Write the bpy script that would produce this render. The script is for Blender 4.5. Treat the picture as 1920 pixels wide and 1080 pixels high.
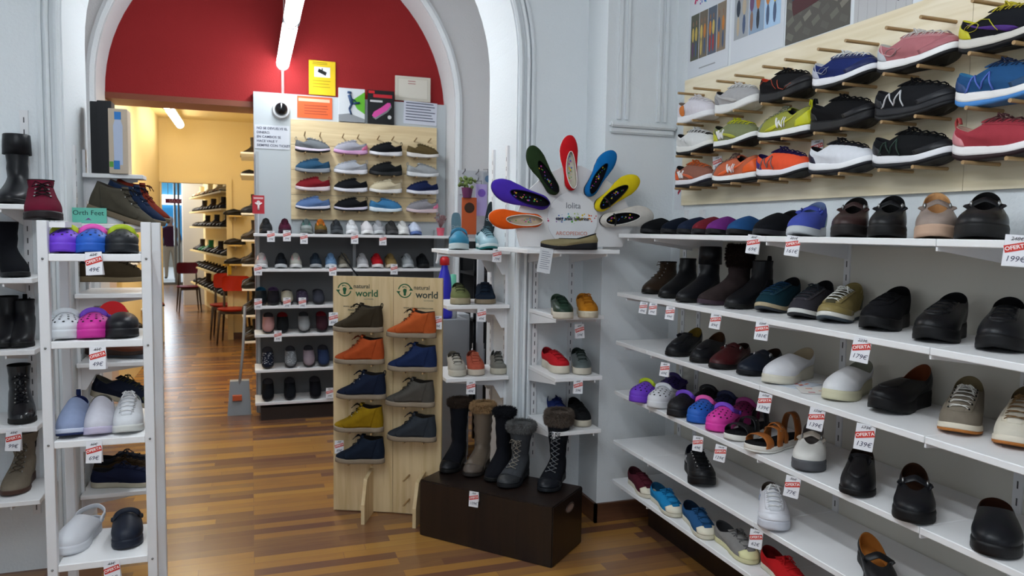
import bpy, bmesh, math, random
from mathutils import Vector as V, Matrix
random.seed(7)
PI = math.pi
for o in list(bpy.data.objects): bpy.data.objects.remove(o)
SC = bpy.context.scene
# ---------------------------------------------------------------- camera
FPX, EYE = 1400.0, 1.5
_y, _p, _r = (math.radians(a) for a in (19.3, 4.33, 0.9))
FW = V((math.sin(_y)*math.cos(_p), math.cos(_y)*math.cos(_p), -math.sin(_p)))
_rt = V((math.cos(_y), -math.sin(_y), 0)); _up = _rt.cross(FW)
RT = _rt*math.cos(_r) + _up*math.sin(_r); UP = _up*math.cos(_r) - _rt*math.sin(_r)
CO = V((0, 0, EYE))
cd = bpy.data.cameras.new('camera'); cd.sensor_width = 36; cd.lens = 36*FPX/1920
cd.clip_start = 0.05; cd.clip_end = 100
co = bpy.data.objects.new('camera', cd); SC.collection.objects.link(co)
m = Matrix((RT, UP, -FW)).transposed().to_4x4(); m.translation = CO; co.matrix_world = m
SC.camera = co
cd.dof.use_dof = True; cd.dof.focus_distance = 2.6; cd.dof.aperture_fstop = 5.6
# ---------------------------------------------------------------- world, daylight, exposure
w = bpy.data.worlds.new('world'); SC.world = w; w.use_nodes = True
w.node_tree.nodes['Background'].inputs[0].default_value = (0.75, 0.86, 1.0, 1)
w.node_tree.nodes['Background'].inputs[1].default_value = 0.35
def area(name, loc, rot, sx, sy, power, col):
    l = bpy.data.lights.new(name, 'AREA'); l.shape = 'RECTANGLE'; l.size = sx; l.size_y = sy
    l.energy = power; l.color = col
    o = bpy.data.objects.new(name, l); SC.collection.objects.link(o); o.location = loc; o.rotation_euler = rot
    return o
# daylight through the shop window behind the camera
area('window_daylight', (0.1, -2.4, 1.6), (math.radians(90), 0, 0), 3.0, 2.2, 16, (0.80, 0.90, 1.0))
# daylight through the shop front at the far end
area('shop_front_daylight', (-3.2, 21.5, 1.8), (math.radians(90), 0, math.radians(180-11)), 2.6, 1.6, 60, (0.85, 0.93, 1.0))
SC.view_settings.view_transform = 'Standard'; SC.view_settings.look = 'None'
SC.view_settings.exposure = 0.1; SC.view_settings.gamma = 1.0
SC.view_settings.use_curve_mapping = False
# ---------------------------------------------------------------- helpers
def ray(x, y): return FW*FPX + RT*(x-960) + UP*(540-y)
def on(x, y, ax, v):
    d = ray(x, y); t = (v-CO[ax])/d[ax]; return CO + d*t
def proj(P):
    d = V(P)-CO; z = d.dot(FW); return (960+FPX*d.dot(RT)/z, 540-FPX*d.dot(UP)/z)
def lin(h):
    if isinstance(h, str):
        h = h.lstrip('#'); c = [int(h[i:i+2], 16)/255 for i in (0, 2, 4)]
    else: c = h
    return tuple(((v+0.055)/1.055)**2.4 if v > 0.04045 else v/12.92 for v in c)+(1,)
MATS = {}
def M(col, kind='plain', rough=None):
    """procedural material: col hex, kind of surface"""
    key = (col, kind, rough)
    if key in MATS: return MATS[key]
    m = bpy.data.materials.new('%s_%s' % (kind, col.lstrip('#'))); MATS[key] = m
    m.use_nodes = True; nt = m.node_tree; N = nt.nodes; Lk = nt.links; b = N['Principled BSDF']
    c = lin(col); b.inputs['Base Color'].default_value = c
    R = {'plain': .5, 'leather': .36, 'patent': .18, 'suede': .95, 'fabric': .9, 'rubber': .55, 'eva': .5, 'metal': .3,
         'fur': .95, 'paint': .55, 'wall': .8, 'paper': .7, 'print': .5, 'lacquer': .3}.get(kind, .5)
    b.inputs['Roughness'].default_value = rough if rough is not None else R
    if kind == 'metal': b.inputs['Metallic'].default_value = 1
    if kind == 'emit':
        b.inputs['Emission Color'].default_value = c; b.inputs['Emission Strength'].default_value = rough
        return m
    sp = {'leather': (260, .25, .10), 'suede': (420, .5, .3), 'fabric': (600, .5, .2), 'wall': (90, .5, .0), 'fur': (200, .9, .5),
          'rubber': (300, .12, .06)}.get(kind)
    if sp:
        tc = N.new('ShaderNodeTexCoord'); n = N.new('ShaderNodeTexNoise'); n.inputs['Scale'].default_value = sp[0]; n.inputs['Detail'].default_value = 3
        Lk.new(tc.outputs['Object'], n.inputs['Vector'])
        bp = N.new('ShaderNodeBump'); bp.inputs['Strength'].default_value = sp[1]; bp.inputs['Distance'].default_value = .0012 if kind != 'wall' else .004
        Lk.new(n.outputs['Fac'], bp.inputs['Height']); Lk.new(bp.outputs['Normal'], b.inputs['Normal'])
        if sp[2]:
            n2 = N.new('ShaderNodeTexNoise'); n2.inputs['Scale'].default_value = 38; n2.inputs['Detail'].default_value = 4
            Lk.new(tc.outputs['Object'], n2.inputs['Vector'])
            mx = N.new('ShaderNodeMixRGB'); mx.blend_type = 'MULTIPLY'; mx.inputs[0].default_value = sp[2]; mx.inputs[1].default_value = c
            cr = N.new('ShaderNodeValToRGB'); cr.color_ramp.elements[0].position = .3; cr.color_ramp.elements[1].position = .75
            cr.color_ramp.elements[0].color = (.45, .45, .45, 1)
            Lk.new(n2.outputs['Fac'], cr.inputs[0]); Lk.new(cr.outputs[0], mx.inputs[2]); Lk.new(mx.outputs[0], b.inputs['Base Color'])
    if kind in ('suede', 'fur', 'fabric'): b.inputs['Specular IOR Level'].default_value = .12
    elif kind in ('leather', 'rubber'): b.inputs['Specular IOR Level'].default_value = .24
    elif kind in ('eva', 'print'): b.inputs['Specular IOR Level'].default_value = .3
    return m
def link(name, me, mat, parent=None, loc=None):
    o = bpy.data.objects.new(name, me); SC.collection.objects.link(o)
    if mat is not None and not me.materials: me.materials.append(mat)
    if parent is not None: o.parent = parent
    if loc is not None: o.location = loc
    return o
def tag(o, label=None, cat=None, group=None, kind=None):
    if label: o['label'] = label
    if cat: o['category'] = cat
    if group: o['group'] = group
    if kind: o['kind'] = kind
    return o
def empty(name, loc=(0, 0, 0), rz=0, **k):
    o = bpy.data.objects.new(name, None); SC.collection.objects.link(o); o.empty_display_size = .05
    o.location = loc; o.rotation_euler = (0, 0, rz); tag(o, **k); return o
class MB:
    """collects shapes of ONE mesh"""
    def __init__(s): s.v = []; s.f = []; s.mi = []; s.sm = []; s.cur = 0
    def add(s, vs, fs, smooth=False, mat=None):
        n = len(s.v); s.v += [tuple(p) for p in vs]
        for f in fs: s.f.append([i+n for i in f]); s.mi.append(s.cur if mat is None else mat); s.sm.append(smooth)
    def box(s, a, b, mat=None):
        x0, x1 = sorted((a[0], b[0])); y0, y1 = sorted((a[1], b[1])); z0, z1 = sorted((a[2], b[2]))
        s.add([(x0,y0,z0),(x1,y0,z0),(x1,y1,z0),(x0,y1,z0),(x0,y0,z1),(x1,y0,z1),(x1,y1,z1),(x0,y1,z1)],
              [(3,2,1,0),(4,5,6,7),(0,1,5,4),(1,2,6,5),(2,3,7,6),(3,0,4,7)], False, mat)
    def obox(s, c, ux, uy, uz, mat=None):
        c = V(c); ux = V(ux); uy = V(uy); uz = V(uz); P = []
        for k in (-1, 1):
            for (i, j) in ((-1,-1),(1,-1),(1,1),(-1,1)): P.append(c+ux*i+uy*j+uz*k)
        s.add(P, [(3,2,1,0),(4,5,6,7),(0,1,5,4),(1,2,6,5),(2,3,7,6),(3,0,4,7)], False, mat)
    def tube(s, pts, r, n=8, cap=True, closed=False, mat=None, flat=1.0):
        pts = [V(p) for p in pts]; K = len(pts); rs = r if isinstance(r, (list, tuple)) else [r]*K
        T = []
        for i in range(K):
            a = pts[(i-1) % K] if (closed or i > 0) else pts[i]; b = pts[(i+1) % K] if (closed or i < K-1) else pts[i]
            t = b-a; T.append(t.normalized() if t.length > 1e-9 else V((0, 0, 1)))
        ref = V((0, 0, 1)) if abs(T[0].z) < .9 else V((1, 0, 0)); nrm = T[0].cross(ref).normalized(); vs = []
        for i in range(K):
            nrm = (nrm - T[i]*nrm.dot(T[i]));
            nrm = nrm.normalized() if nrm.length > 1e-6 else T[i].orthogonal().normalized()
            bn = T[i].cross(nrm)
            for k in range(n):
                a = 2*PI*k/n; vs.append(pts[i]+(nrm*math.cos(a)+bn*math.sin(a)*flat)*rs[i])
        fs = []
        for i in range(K if closed else K-1):
            j = (i+1) % K
            for k in range(n): fs.append((i*n+k, i*n+(k+1) % n, j*n+(k+1) % n, j*n+k))
        if cap and not closed: fs.append(tuple(range(n))[::-1]); fs.append(tuple((K-1)*n+k for k in range(n)))
        s.add(vs, fs, True, mat)
    def cyl(s, a, b, r, n=20, mat=None, r2=None):
        a = V(a); b = V(b); t = (b-a).normalized(); u = t.orthogonal().normalized(); w_ = t.cross(u); r2 = r if r2 is None else r2
        vs = [a+(u*math.cos(2*PI*k/n)+w_*math.sin(2*PI*k/n))*r for k in range(n)]+[b+(u*math.cos(2*PI*k/n)+w_*math.sin(2*PI*k/n))*r2 for k in range(n)]
        s.add(vs, [(k, (k+1) % n, n+(k+1) % n, n+k) for k in range(n)], True, mat)
        s.add(vs[:n], [tuple(range(n))[::-1]], False, mat); s.add(vs[n:], [tuple(range(n))], False, mat)
    def grid(s, G, closed=False, smooth=True, mat=None, flip=False):
        R_ = len(G); C_ = len(G[0]); vs = [p for r_ in G for p in r_]; fs = []
        for i in range(R_-1):
            for j in range(C_ if closed else C_-1):
                q = (i*C_+j, i*C_+(j+1) % C_, (i+1)*C_+(j+1) % C_, (i+1)*C_+j); fs.append(q[::-1] if flip else q)
        s.add(vs, fs, smooth, mat)
    def prism(s, pts, d, mat=None):
        """planar polygon (list of 3-D points) extruded by vector d"""
        n = len(pts); P = [V(p) for p in pts]; Q = [p+V(d) for p in P]
        s.add(P+Q, [tuple(range(n))[::-1], tuple(range(n, 2*n))]+[(k, (k+1) % n, n+(k+1) % n, n+k) for k in range(n)], False, mat)
    def sphere(s, c, r, nu=16, nv=10, sc=(1, 1, 1), mat=None):
        c = V(c); G = []
        for i in range(nv+1):
            a = PI*i/nv; G.append([c+V((math.sin(a)*math.cos(2*PI*k/nu)*r*sc[0], math.sin(a)*math.sin(2*PI*k/nu)*r*sc[1], math.cos(a)*r*sc[2])) for k in range(nu)])
        s.grid(G, closed=True, flip=True, mat=mat)
    def mesh(s, name, fix=False):
        me = bpy.data.meshes.new(name); me.from_pydata(s.v, [], s.f); me.update()
        me.polygons.foreach_set('use_smooth', s.sm); me.polygons.foreach_set('material_index', s.mi)
        bm = bmesh.new(); bm.from_mesh(me); bmesh.ops.recalc_face_normals(bm, faces=bm.faces); bm.to_mesh(me); bm.free()
        return me
    def build(s, name, mat, parent=None, loc=None, bevel=0, seg=2):
        me = s.mesh(name)
        for mm in (mat if isinstance(mat, (list, tuple)) else [mat]): me.materials.append(mm)
        if bevel:
            bm = bmesh.new(); bm.from_mesh(me); bmesh.ops.remove_doubles(bm, verts=bm.verts, dist=1e-5)
            es = [e for e in bm.edges if len(e.link_faces) == 2 and e.calc_face_angle(0) > .5]
            bmesh.ops.bevel(bm, geom=es, offset=bevel, segments=seg, affect='EDGES', clamp_overlap=True); bm.to_mesh(me); bm.free()
        return link(name, me, None, parent, loc)
TXT = {}
def text_mesh(body, size, depth=.0004, align='CENTER', shear=0, bold=0, aligny='CENTER'):
    key = (body, size, depth, align, shear, bold, aligny)
    if key in TXT: return TXT[key]
    c = bpy.data.curves.new('lettering', 'FONT'); c.body = body; c.size = size; c.extrude = depth; c.align_x = align; c.align_y = aligny
    c.shear = shear; c.offset = bold; c.resolution_u = 3
    o = bpy.data.objects.new('lettering', c); SC.collection.objects.link(o); bpy.context.view_layer.update()
    me = bpy.data.meshes.new_from_object(o.evaluated_get(bpy.context.evaluated_depsgraph_get()))
    bpy.data.objects.remove(o); me.name = 'lettering'; TXT[key] = me; return me
def frame(x, y, o):
    """matrix whose local x,y axes are the given directions and origin o"""
    x = V(x).normalized(); y = V(y); y = (y-x*y.dot(x)).normalized(); z = x.cross(y)
    mm = Matrix((x, y, z)).transposed().to_4x4(); mm.translation = V(o); return mm
def text(body, size, mat, mw, name='lettering', parent=None, **k):
    me = text_mesh(body, size, **k).copy(); me.materials.clear(); me.materials.append(mat)
    o = bpy.data.objects.new(name, me); SC.collection.objects.link(o)
    if parent is not None: o.parent = parent
    o.matrix_local = mw
    return o
# ================================================================ shoe maker
NT = 40
def pw(x, p): return math.copysign(abs(x)**p, x)
class Shoe:
    """one shoe as an Empty with mesh parts. local frame: toe +x, up z, ground z=0"""
    D = dict(L=.29, W=.100, th=.030, tf=.020, ts=.010, hs=.006, tr=.27, tn=2.2, arch=.0, bend=.06,
             hb=.088, hm=.070, hi=.108, ht=.050, xb=.46, xa=.03, wt=.034, base=.965, k1=.15, pf=1.3, mid='rubber', shaft=None, flare=1.03,
             side=1)
    def __init__(s, name, label, cat, group, **k):
        s.p = dict(Shoe.D); s.p.update(k); s.name = name
        s.root = empty(name); tag(s.root, label, cat, group)
    # --- surfaces
    def prof(s, u):
        p = s.p
        K = [(0, .60), (.12, .645), (.28, .62), (.42, .66), (.6, .90), (.72, 1.0), (.84, .97), (1, .90)]
        b = K[-1][1]
        for (a, va), (c, vc) in zip(K, K[1:]):
            if u <= c: t = (u-a)/(c-a); t = t*t*(3-2*t); b = va+(vc-va)*t; break
        e = 1
        if u < .15: e = math.sqrt(max(0, 1-((.15-u)/.15)**2))
        if u > 1-p['tr']: e = max(0, 1-((u-1+p['tr'])/p['tr'])**p['tn'])**(1/p['tn'])
        return b*e
    def foot(s, th, sc=1.0):
        p = s.p; u = (1+math.cos(th))/2; y = p['W']/2*s.prof(u)*(1 if math.sin(th) >= 0 else -1)*sc
        cy = p['bend']*p['W']*p['side']*((u-.45)*2)**2*(-1 if u > .45 else 0)*1.0
        x = (u-.5)*p['L']; x = x*(1-(1-sc)*p['W']/p['L']*.5) if sc < 1 else x*(1+(sc-1)*.35)
        return x, y+cy, u
    def z0(s, u):
        p = s.p; z = 0
        if u > .62: z += p['ts']*((u-.62)/.38)**2
        if u < .22: z += p['hs']*((.22-u)/.22)**2
        if p['arch'] and .3 < u < .55: z += p['arch']*math.sin((u-.3)/.25*PI)
        return z
    def zt(s, u):
        p = s.p; t = max(0, min(1, (u-.15)/.55)); t = t*t*(3-2*t); return p['th']+(p['tf']-p['th'])*t
    def top(s, th):
        p = s.p; c = math.cos(th); xa, xb = p['xa']*p['L'], p['xb']*p['L']; x = xa+(xb-xa)*(1+c)/2-p['L']/2
        y = p['wt']*math.sin(th)*(1+.12*math.cos(th+PI)); u = (x/p['L']+.5)
        z = p['hm']+((p['hi']-p['hm'])*max(0, c)**p['pf'] if c > 0 else (p['hb']-p['hm'])*(-c)**1.15)
        cy = p['bend']*p['W']*p['side']*((u-.45)*2)**2*(-1 if u > .45 else 0)
        return V((x, y+cy, z))
    def S(s, th, t, off=0.0):
        p = s.p
        if t > 1 or t < 0:
            a = s._S(th, max(0, min(1, t)));
            if t > 1: a = a+(s._S(th, 1)-s._S(th, .93))*((t-1)/.07)
            P = a
        else: P = s._S(th, t)
        if off:
            t_ = max(.01, min(.98, t)); e = .03
            du = s._S(th+e, t_)-s._S(th-e, t_); dv = s._S(th, t_+.01)-s._S(th, t_-.01); n = du.cross(dv)
            if n.length > 1e-12: P = P+n.normalized()*off
        return P
    def _S(s, th, t):
        p = s.p; x, y, u = s.foot(th, p['base']); z = s.z0(u)+s.zt(u)-.002; P0 = V((x, y, z)); P1 = s.top(th); c = math.cos(th); f = max(0, c)**.8
        nrm = V((math.cos(th)*.6, math.sin(th), 0)).normalized()
        toe = p['ht']*.62; sd = (P1.z-z)*.45
        C1 = P0+nrm*(p.get('bulge', .006))+V((0, 0, toe*f+sd*(1-f)))
        C2 = P1+V((p['k1']*p['L']*f, 0, 0))+V((0, nrm.y*.010*(1-f*.3), -((p.get('drop') or .12*(p['hi']-p['ht']))*f+(P1.z-z)*.35*(1-f))))
        # heel counter leans
        return P0*(1-t)**3+C1*3*t*(1-t)**2+C2*3*t*t*(1-t)+P1*t**3
    # --- building blocks
    def ths(s, n=NT): return [2*PI*k/n for k in range(n)]
    def part(s, mb, name, mat, parent=None, label=None):
        o = mb.build(name, mat, parent or s.root)
        if label: o['label'] = label
        return o
    def sole(s, mid, out=None, kind='rubber', split=.35, groove=None, name='midsole'):
        p = s.p; T = s.ths(48); m1 = MB(); 
        def ring(f, sc): return [V((s.foot(t, sc)[0], s.foot(t, sc)[1], s.z0(s.foot(t)[2])+s.zt(s.foot(t)[2])*f)) for t in T]
        lo = split if out else 0
        R = [ring(lo, p['flare']-.01), ring(lo+(1-lo)*.3, p['flare']), ring(lo+(1-lo)*.75, p['flare']*.995), ring(1, .985)]
        if groove:
            R.insert(2, ring(lo+(1-lo)*.5, p['flare']*.985))
        m1.grid([ring(lo, .6)]+R+[ring(1, .6)], closed=True)
        n = len(m1.v); 
        m1.add(ring(lo, .6), [tuple(range(48))[::-1]]); m1.add(ring(1, .6), [tuple(range(48))])
        s.part(m1, name if out else 'sole', M(mid, kind))
        if out:
            m2 = MB(); R = [ring(0, .6), ring(0, .93), ring(lo*.3, p['flare']-.005), ring(lo+.02, p['flare']+.004), ring(lo+.04, .9)]
            m2.grid(R, closed=True); m2.add(ring(0, .6), [tuple(range(48))[::-1]])
            s.part(m2, 'outsole', M(out, 'rubber'))
    def upper(s, col, kind='fabric', lining='#222222', insole=None, rows=11, thick=.003, name='upper', deep=None):
        p = s.p; T = s.ths(); mb = MB(); G = [[s.S(t, i/rows) for t in T] for i in range(rows+1)]
        sh = []
        if p['shaft']:
            c0 = sum((q for q in G[-1]), V())/len(T)
            for (z, xs, rx, ry) in p['shaft']:
                sh.append([V((c0.x+xs+rx*math.cos(t), c0.y+ry*math.sin(t), z+p.get('slope', 0)*math.cos(t))) for t in T])
            # smooth join
            G = G[:-1]+[[(a+b)*.5 for a, b in zip(G[-2], sh[0])]] if False else G
            G += sh
        mb.grid(G, closed=True)
        s.part(mb, name, kind if not isinstance(kind, str) else M(col, kind))
        ml = MB()
        if sh:
            Tp = sh[-1]; cc = sum(Tp, V())/len(T)
            def ins(R_, q, dz): c_ = sum(R_, V())/len(R_); return [c_+(a-c_)*q+V((0, 0, dz)) for a in R_]
            ml.grid([Tp, ins(Tp, .97, .003), ins(Tp, .90, .002), ins(Tp, .86, -.02), ins(Tp, .8, -.07)], closed=True)
            ml.add(ins(Tp, .8, -.07), [tuple(range(len(T)))])
            s.part(ml, 'lining', M(lining, 'fabric'))
        else:
            tl = [1, 1, .93, .8, .6, .4, .2, .03]
            GG = [[s.S(t, 1) for t in T], [s.S(t, 1, -thick*.5)+V((0, 0, .0018)) for t in T]]+[[s.S(t, q, -thick) for t in T] for q in tl[2:]]
            ml.grid(GG, closed=True, flip=True); s.part(ml, 'lining', M(lining, 'fabric'))
            mi = MB(); mi.add([V((s.foot(t, .93)[0], s.foot(t, .93)[1], s.z0(s.foot(t)[2])+s.zt(s.foot(t)[2])+.004)) for t in T], [tuple(range(len(T)))])
            s.part(mi, 'insole', M(insole or lining, 'fabric'))
        return s
    def patch(s, name, col, kind, a0, a1, t0, t1, off=.0015, na=14, nt=7, label=None, parent=None, f0=None, f1=None, cloth=None):
        """a raised panel on the upper between angles a0..a1 (or functions of t) and heights t0..t1 (or functions of angle share)"""
        mb = MB(); G = []
        for i in range(-1, nt+2):
            ti = max(0, min(nt, i)); e = i < 0 or i > nt; row = []
            for j in range(-1, na+2):
                tj = max(0, min(na, j)); q = tj/na; tA = t0(q) if callable(t0) else t0; tB = t1(q) if callable(t1) else t1
                t = tA+(tB-tA)*ti/nt; A = a0(t) if callable(a0) else a0; B = a1(t) if callable(a1) else a1
                o_ = -.001 if (e or j < 0 or j > na) else off
                row.append(s.S(A+(B-A)*q, t, o_))
            G.append(row)
        mb.grid(G)
        return s.part(mb, name, M(col, kind), parent, label)
    def lay(s, *a, **k): return s.patch(*a, **k)
    def tw(s, t): # half-angle of the throat at height t
        return math.radians(13+28*max(0, (t-.3)/.7))
    def laces(s, col, n=6, t0=.36, t1=.97, tongue='#222222', tk='fabric', stay=None, sk='leather', bow=True, r=.0021, tup=1.12, eyelet=None, ts=None):
        tg = s.patch('tongue', tongue, tk, lambda t: -s.tw(t), lambda t: s.tw(t), t0-.06, tup, off=.0022, na=10, nt=8)
        if stay:
            for sg in (1, -1):
                s.patch('eyelet_stay', stay, sk, lambda t: sg*(s.tw(t)-.02), lambda t: sg*(s.tw(t)+math.radians(13)), t0-.04, 1.0, off=.003, na=4, nt=8)
        mb = MB(); ev = MB(); prev = None
        for k in range(n):
            t = t0+(t1-t0)*k/(n-1); a = s.tw(t)+math.radians(5)
            if eyelet:
                for sg in (1, -1): ev.sphere(s.S(sg*a, t, .004), .0032, 6, 4)
            tb = min(1, t+(t1-t0)/(n-1)*.55)
            for sg in (1, -1):
                P = [s.S(sg*a, t, .003), s.S(sg*a*.6, t+(tb-t)*.4, .0065), s.S(0, t+(tb-t)*.6, .0075+.001*sg), s.S(-sg*a*.6, t+(tb-t)*.8, .0065), s.S(-sg*a, tb, .003)]
                mb.tube(P, r, 5, flat=.6)
        if bow:
            c = s.S(0, .98, .010)
            for sg in (1, -1):
                d = V((.012, sg*.020, .000)); L1 = [c, c+d*.5+V((0, 0, .005)), c+d+V((.004, 0, 0)), c+d*.6+V((.012, 0, -.004)), c+V((0, 0, .001))]
                mb.tube(L1, r, 5, flat=.7)
                mb.tube([c, c+V((.012, sg*.012, .002)), c+V((.03, sg*.022, -.016))], r, 5)
            mb.sphere(c, r*2.0, 8, 5)
        s.part(mb, 'laces', M(col, 'fabric'))
        if eyelet: s.part(ev, 'eyelets', M(eyelet, 'metal'))
        return s
    def ribbon(s, name, mat, pts, wdir, w=.012, th=.002, parent=None, label=None):
        """flat band through pts; wdir = width direction"""
        pts = catmull([V(p) for p in pts], 5); wd = V(wdir).normalized(); mb = MB(); G = []
        for i, p in enumerate(pts):
            a = pts[max(0, i-1)]; b = pts[min(len(pts)-1, i+1)]; t = (b-a).normalized(); W_ = (wd-t*wd.dot(t)).normalized(); n = t.cross(W_)
            G.append([p+W_*w/2, p+W_*w*.42+n*th, p-W_*w*.42+n*th, p-W_*w/2, p-W_*w*.42-n*th*.4, p+W_*w*.42-n*th*.4])
        mb.grid(G, closed=True)
        mb.add(G[0], [tuple(range(6))]); mb.add(G[-1], [tuple(range(6))[::-1]])
        return s.part(mb, name, mat, parent, label)
    def strap(s, col, kind='leather', ang=75, t=.8, rise=.002, w=.020, over=None, buckle='#999999', name='strap', t2=None):
        a = math.radians(ang); A = s.S(a, t-.2, .002); A1 = s.S(a, t, .003); B1 = s.S(-a, t2 or t, .003); B = s.S(-a, t-.2, .002)
        top = (A1+B1)/2+V((0, 0, (over if over is not None else .016)))
        st = s.ribbon(name, M(col, kind), [A, A1, (A1*.6+top*.4)+V((0, 0, rise)), top, (B1*.6+top*.4)+V((0, 0, rise)), B1, B], (.8, 0, -.6), w)
        if buckle:
            for sg, P in ((1, A1), (-1, B1)):
                mb = MB(); q = P.lerp(top, .12); mb.sphere(q+V((0, .003*sg, .002)), w*.42, 10, 6, (1, .45, 1)); s.part(mb, 'buckle', M(buckle, 'metal'), st)
        return st
    def fur(s, col, z, rx, ry, xc, h=.03, n=520, r=.012, name='fur_cuff'):
        """cuff of tufts round the top of a boot"""
        mb = MB(); rnd = random.Random(int(z*1e4)+n)
        G = []
        for i in range(9):
            a = 2*PI*i/8; G.append([V((xc+(rx+r*math.cos(a)*.8)*math.cos(t), (ry+r*math.cos(a)*.8)*math.sin(t), z+h/2*math.sin(a))) for t in s.ths(28)])
        mb.grid(G, closed=True)
        for k in range(int(n*2.0)):
            t = rnd.random()*2*PI; a = rnd.uniform(-PI*.5, PI*.75); cr = r*.8
            p = V((xc+(rx+cr*math.cos(a))*math.cos(t), (ry+cr*math.cos(a))*math.sin(t), z+h/2*math.sin(a)))
            d = V((math.cos(t)*math.cos(a)+rnd.uniform(-.5, .5), math.sin(t)*math.cos(a)+rnd.uniform(-.5, .5), math.sin(a)*.8-.2+rnd.uniform(-.5, .5))).normalized()
            u = d.orthogonal().normalized()*.0017; v_ = d.cross(u); l = rnd.uniform(.007, .016)
            mb.add([p+u, p-u*.5+v_, p-u*.5-v_, p+d*l], [(0, 1, 3), (1, 2, 3), (2, 0, 3)], False)
        return s.part(mb, name, M(col, 'fur'))
    def place(s, loc, head, tilt=0, roll=0, pitch_about='c'):
        """loc = ground centre; head = world heading of the toe in degrees; tilt = toe-down angle"""
        s.root.rotation_euler = (math.radians(roll), math.radians(tilt), math.radians(head)); s.root.rotation_mode = 'XYZ'
        s.root.location = loc; return s
def catmull(P, n):
    if len(P) < 3: return P
    Q = [P[0]*2-P[1]]+P+[P[-1]*2-P[-2]]; R_ = []
    for i in range(1, len(Q)-2):
        for k in range(n):
            t = k/n; a, b, c, d = Q[i-1:i+3]
            R_.append(.5*((2*b)+(c-a)*t+(2*a-5*b+4*c-d)*t*t+(3*b-a-3*c+d)*t**3))
    R_.append(P[-1]); return R_
def mark(sh, kind, col, side=-1, t=.5, ang=95, size=.03, parent=None, km='print'):
    """emblem on a shoe's side: 'M', 'W', ring or stripes laid over the surface"""
    def at(u, v): # u along shoe (toe +), v up, in metres about the anchor
        a = math.radians(ang)*side; q = t; P0 = sh.S(a, q); X, Z = P0.x+u, P0.z+v
        for _ in range(5):
            P = sh._S(a, q); A = (sh._S(a+.02, q)-P)/.02; B = (sh._S(a, q+.01)-P)/.01; D = A.x*B.z-A.z*B.x
            if abs(D) < 1e-9: break
            ex, ez = X-P.x, Z-P.z; a += max(-.3, min(.3, (ex*B.z-ez*B.x)/D)); q = max(.02, min(.98, q+max(-.2, min(.2, (A.x*ez-A.z*ex)/D))))
        return sh.S(a, q, .0022)
    mb = MB(); z = size
    def line(pts, r=None):
        P = []
        for (a, b) in zip(pts, pts[1:]):
            for k in range(5): q = k/5; P.append(at((a[0]+(b[0]-a[0])*q)*z, (a[1]+(b[1]-a[1])*q)*z))
        P.append(at(pts[-1][0]*z, pts[-1][1]*z)); mb.tube(P, r or z*.07, 6, flat=.5)
    if kind == 'M': line([(-.9, -.45), (-.35, .5), (.05, -.3), (.55, .5), (.85, -.45)])
    elif kind == 'W': line([(-.45, .4), (-.2, -.4), (0, .15), (.2, -.4), (.45, .4)], z*.11); line([(-.7, .35), (-.45, -.4)], z*.11)
    elif kind == 'O': line([(math.cos(k*PI/8)*.8, math.sin(k*PI/8)*.35) for k in range(17)], z*.05)
    elif kind == 'disc':
        G = [[at(math.cos(k*PI/10)*z*.5*q, math.sin(k*PI/10)*z*.5*q) for k in range(20)] for q in (.02, .5, 1)]; mb.grid(G, closed=True)
    elif kind == 'swoosh': line([(-.8, .5), (-.5, -.2), (.2, -.45), (1.2, -.1)], z*.04)
    elif kind == 'stripes':
        for k in range(3): line([(-.3+k*.3, -.5), (-.1+k*.3, .5)], z*.05)
    elif kind == 'curve': line([(-.9, .2), (-.3, .5), (.3, .35), (.9, -.3)], z*.035)
    return sh.part(mb, 'emblem', M(col, km))
# ---- kinds of shoe
def sneaker(label, up, mid='#e8e8e8', out=None, lace=None, tongue=None, stay=None, lining='#26262a', toe=None, heel=None, mud=None, group=None,
            kind='fabric', marks=(), bow=True, loop=None, name='sneaker', cat='sneaker', lo=False, foxing=False, n=6, stripe=None, insole=None, slip=False, eyelet=None, **k):
    P = dict(th=.034, tf=.024, ts=.014, hs=.010, hb=.094, hm=.074, hi=.112, ht=.056, xb=.43, W=.102, flare=1.04)
    if foxing: P.update(th=.026, tf=.022, ts=.004, hs=.001, tn=2.4, tr=.25, flare=1.01)
    P.update(k); s = Shoe(name, label, cat, group, **P)
    s.sole(mid, out, groove=not foxing); s.upper(up, kind, lining, insole)
    R = math.radians
    if toe: s.patch('toe_cap', toe, 'rubber' if foxing else 'leather', -R(46), R(46), 0.02, lambda q: .40-.16*abs(2*q-1)**2, off=.0018)
    if mud: s.patch('mudguard', mud, 'leather', -R(70), R(70), 0.02, lambda q: .24-.06*abs(2*q-1)**2, off=.0014, na=24)
    if heel: s.patch('heel_counter', heel, 'leather', PI-R(52), PI+R(52), .02, lambda q: .38+.45*math.cos((2*q-1)*PI/2), off=.0018, na=18)
    if stripe:
        for sg in (1, -1): s.patch('side_panel', stripe, 'leather', lambda t: sg*(R(62)+.7*t), lambda t: sg*(R(78)+.75*t), .05, .9, off=.0016, na=5, nt=8)
    if not slip: s.laces(lace or up, n=n, tongue=tongue or up, stay=stay, bow=bow, eyelet=eyelet)
    if loop:
        c = s.S(PI, .97, .002); s.ribbon('pull_tab', M(loop, 'fabric'), [c+V((0, 0, -.012)), c+V((-.006, 0, .012)), c+V((.002, 0, .024)), c+V((.008, 0, .006))], (0, 1, 0), .014)
    for mk in marks: mark(s, *mk[:2], **(mk[2] if len(mk) > 2 else {}))
    return s
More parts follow.
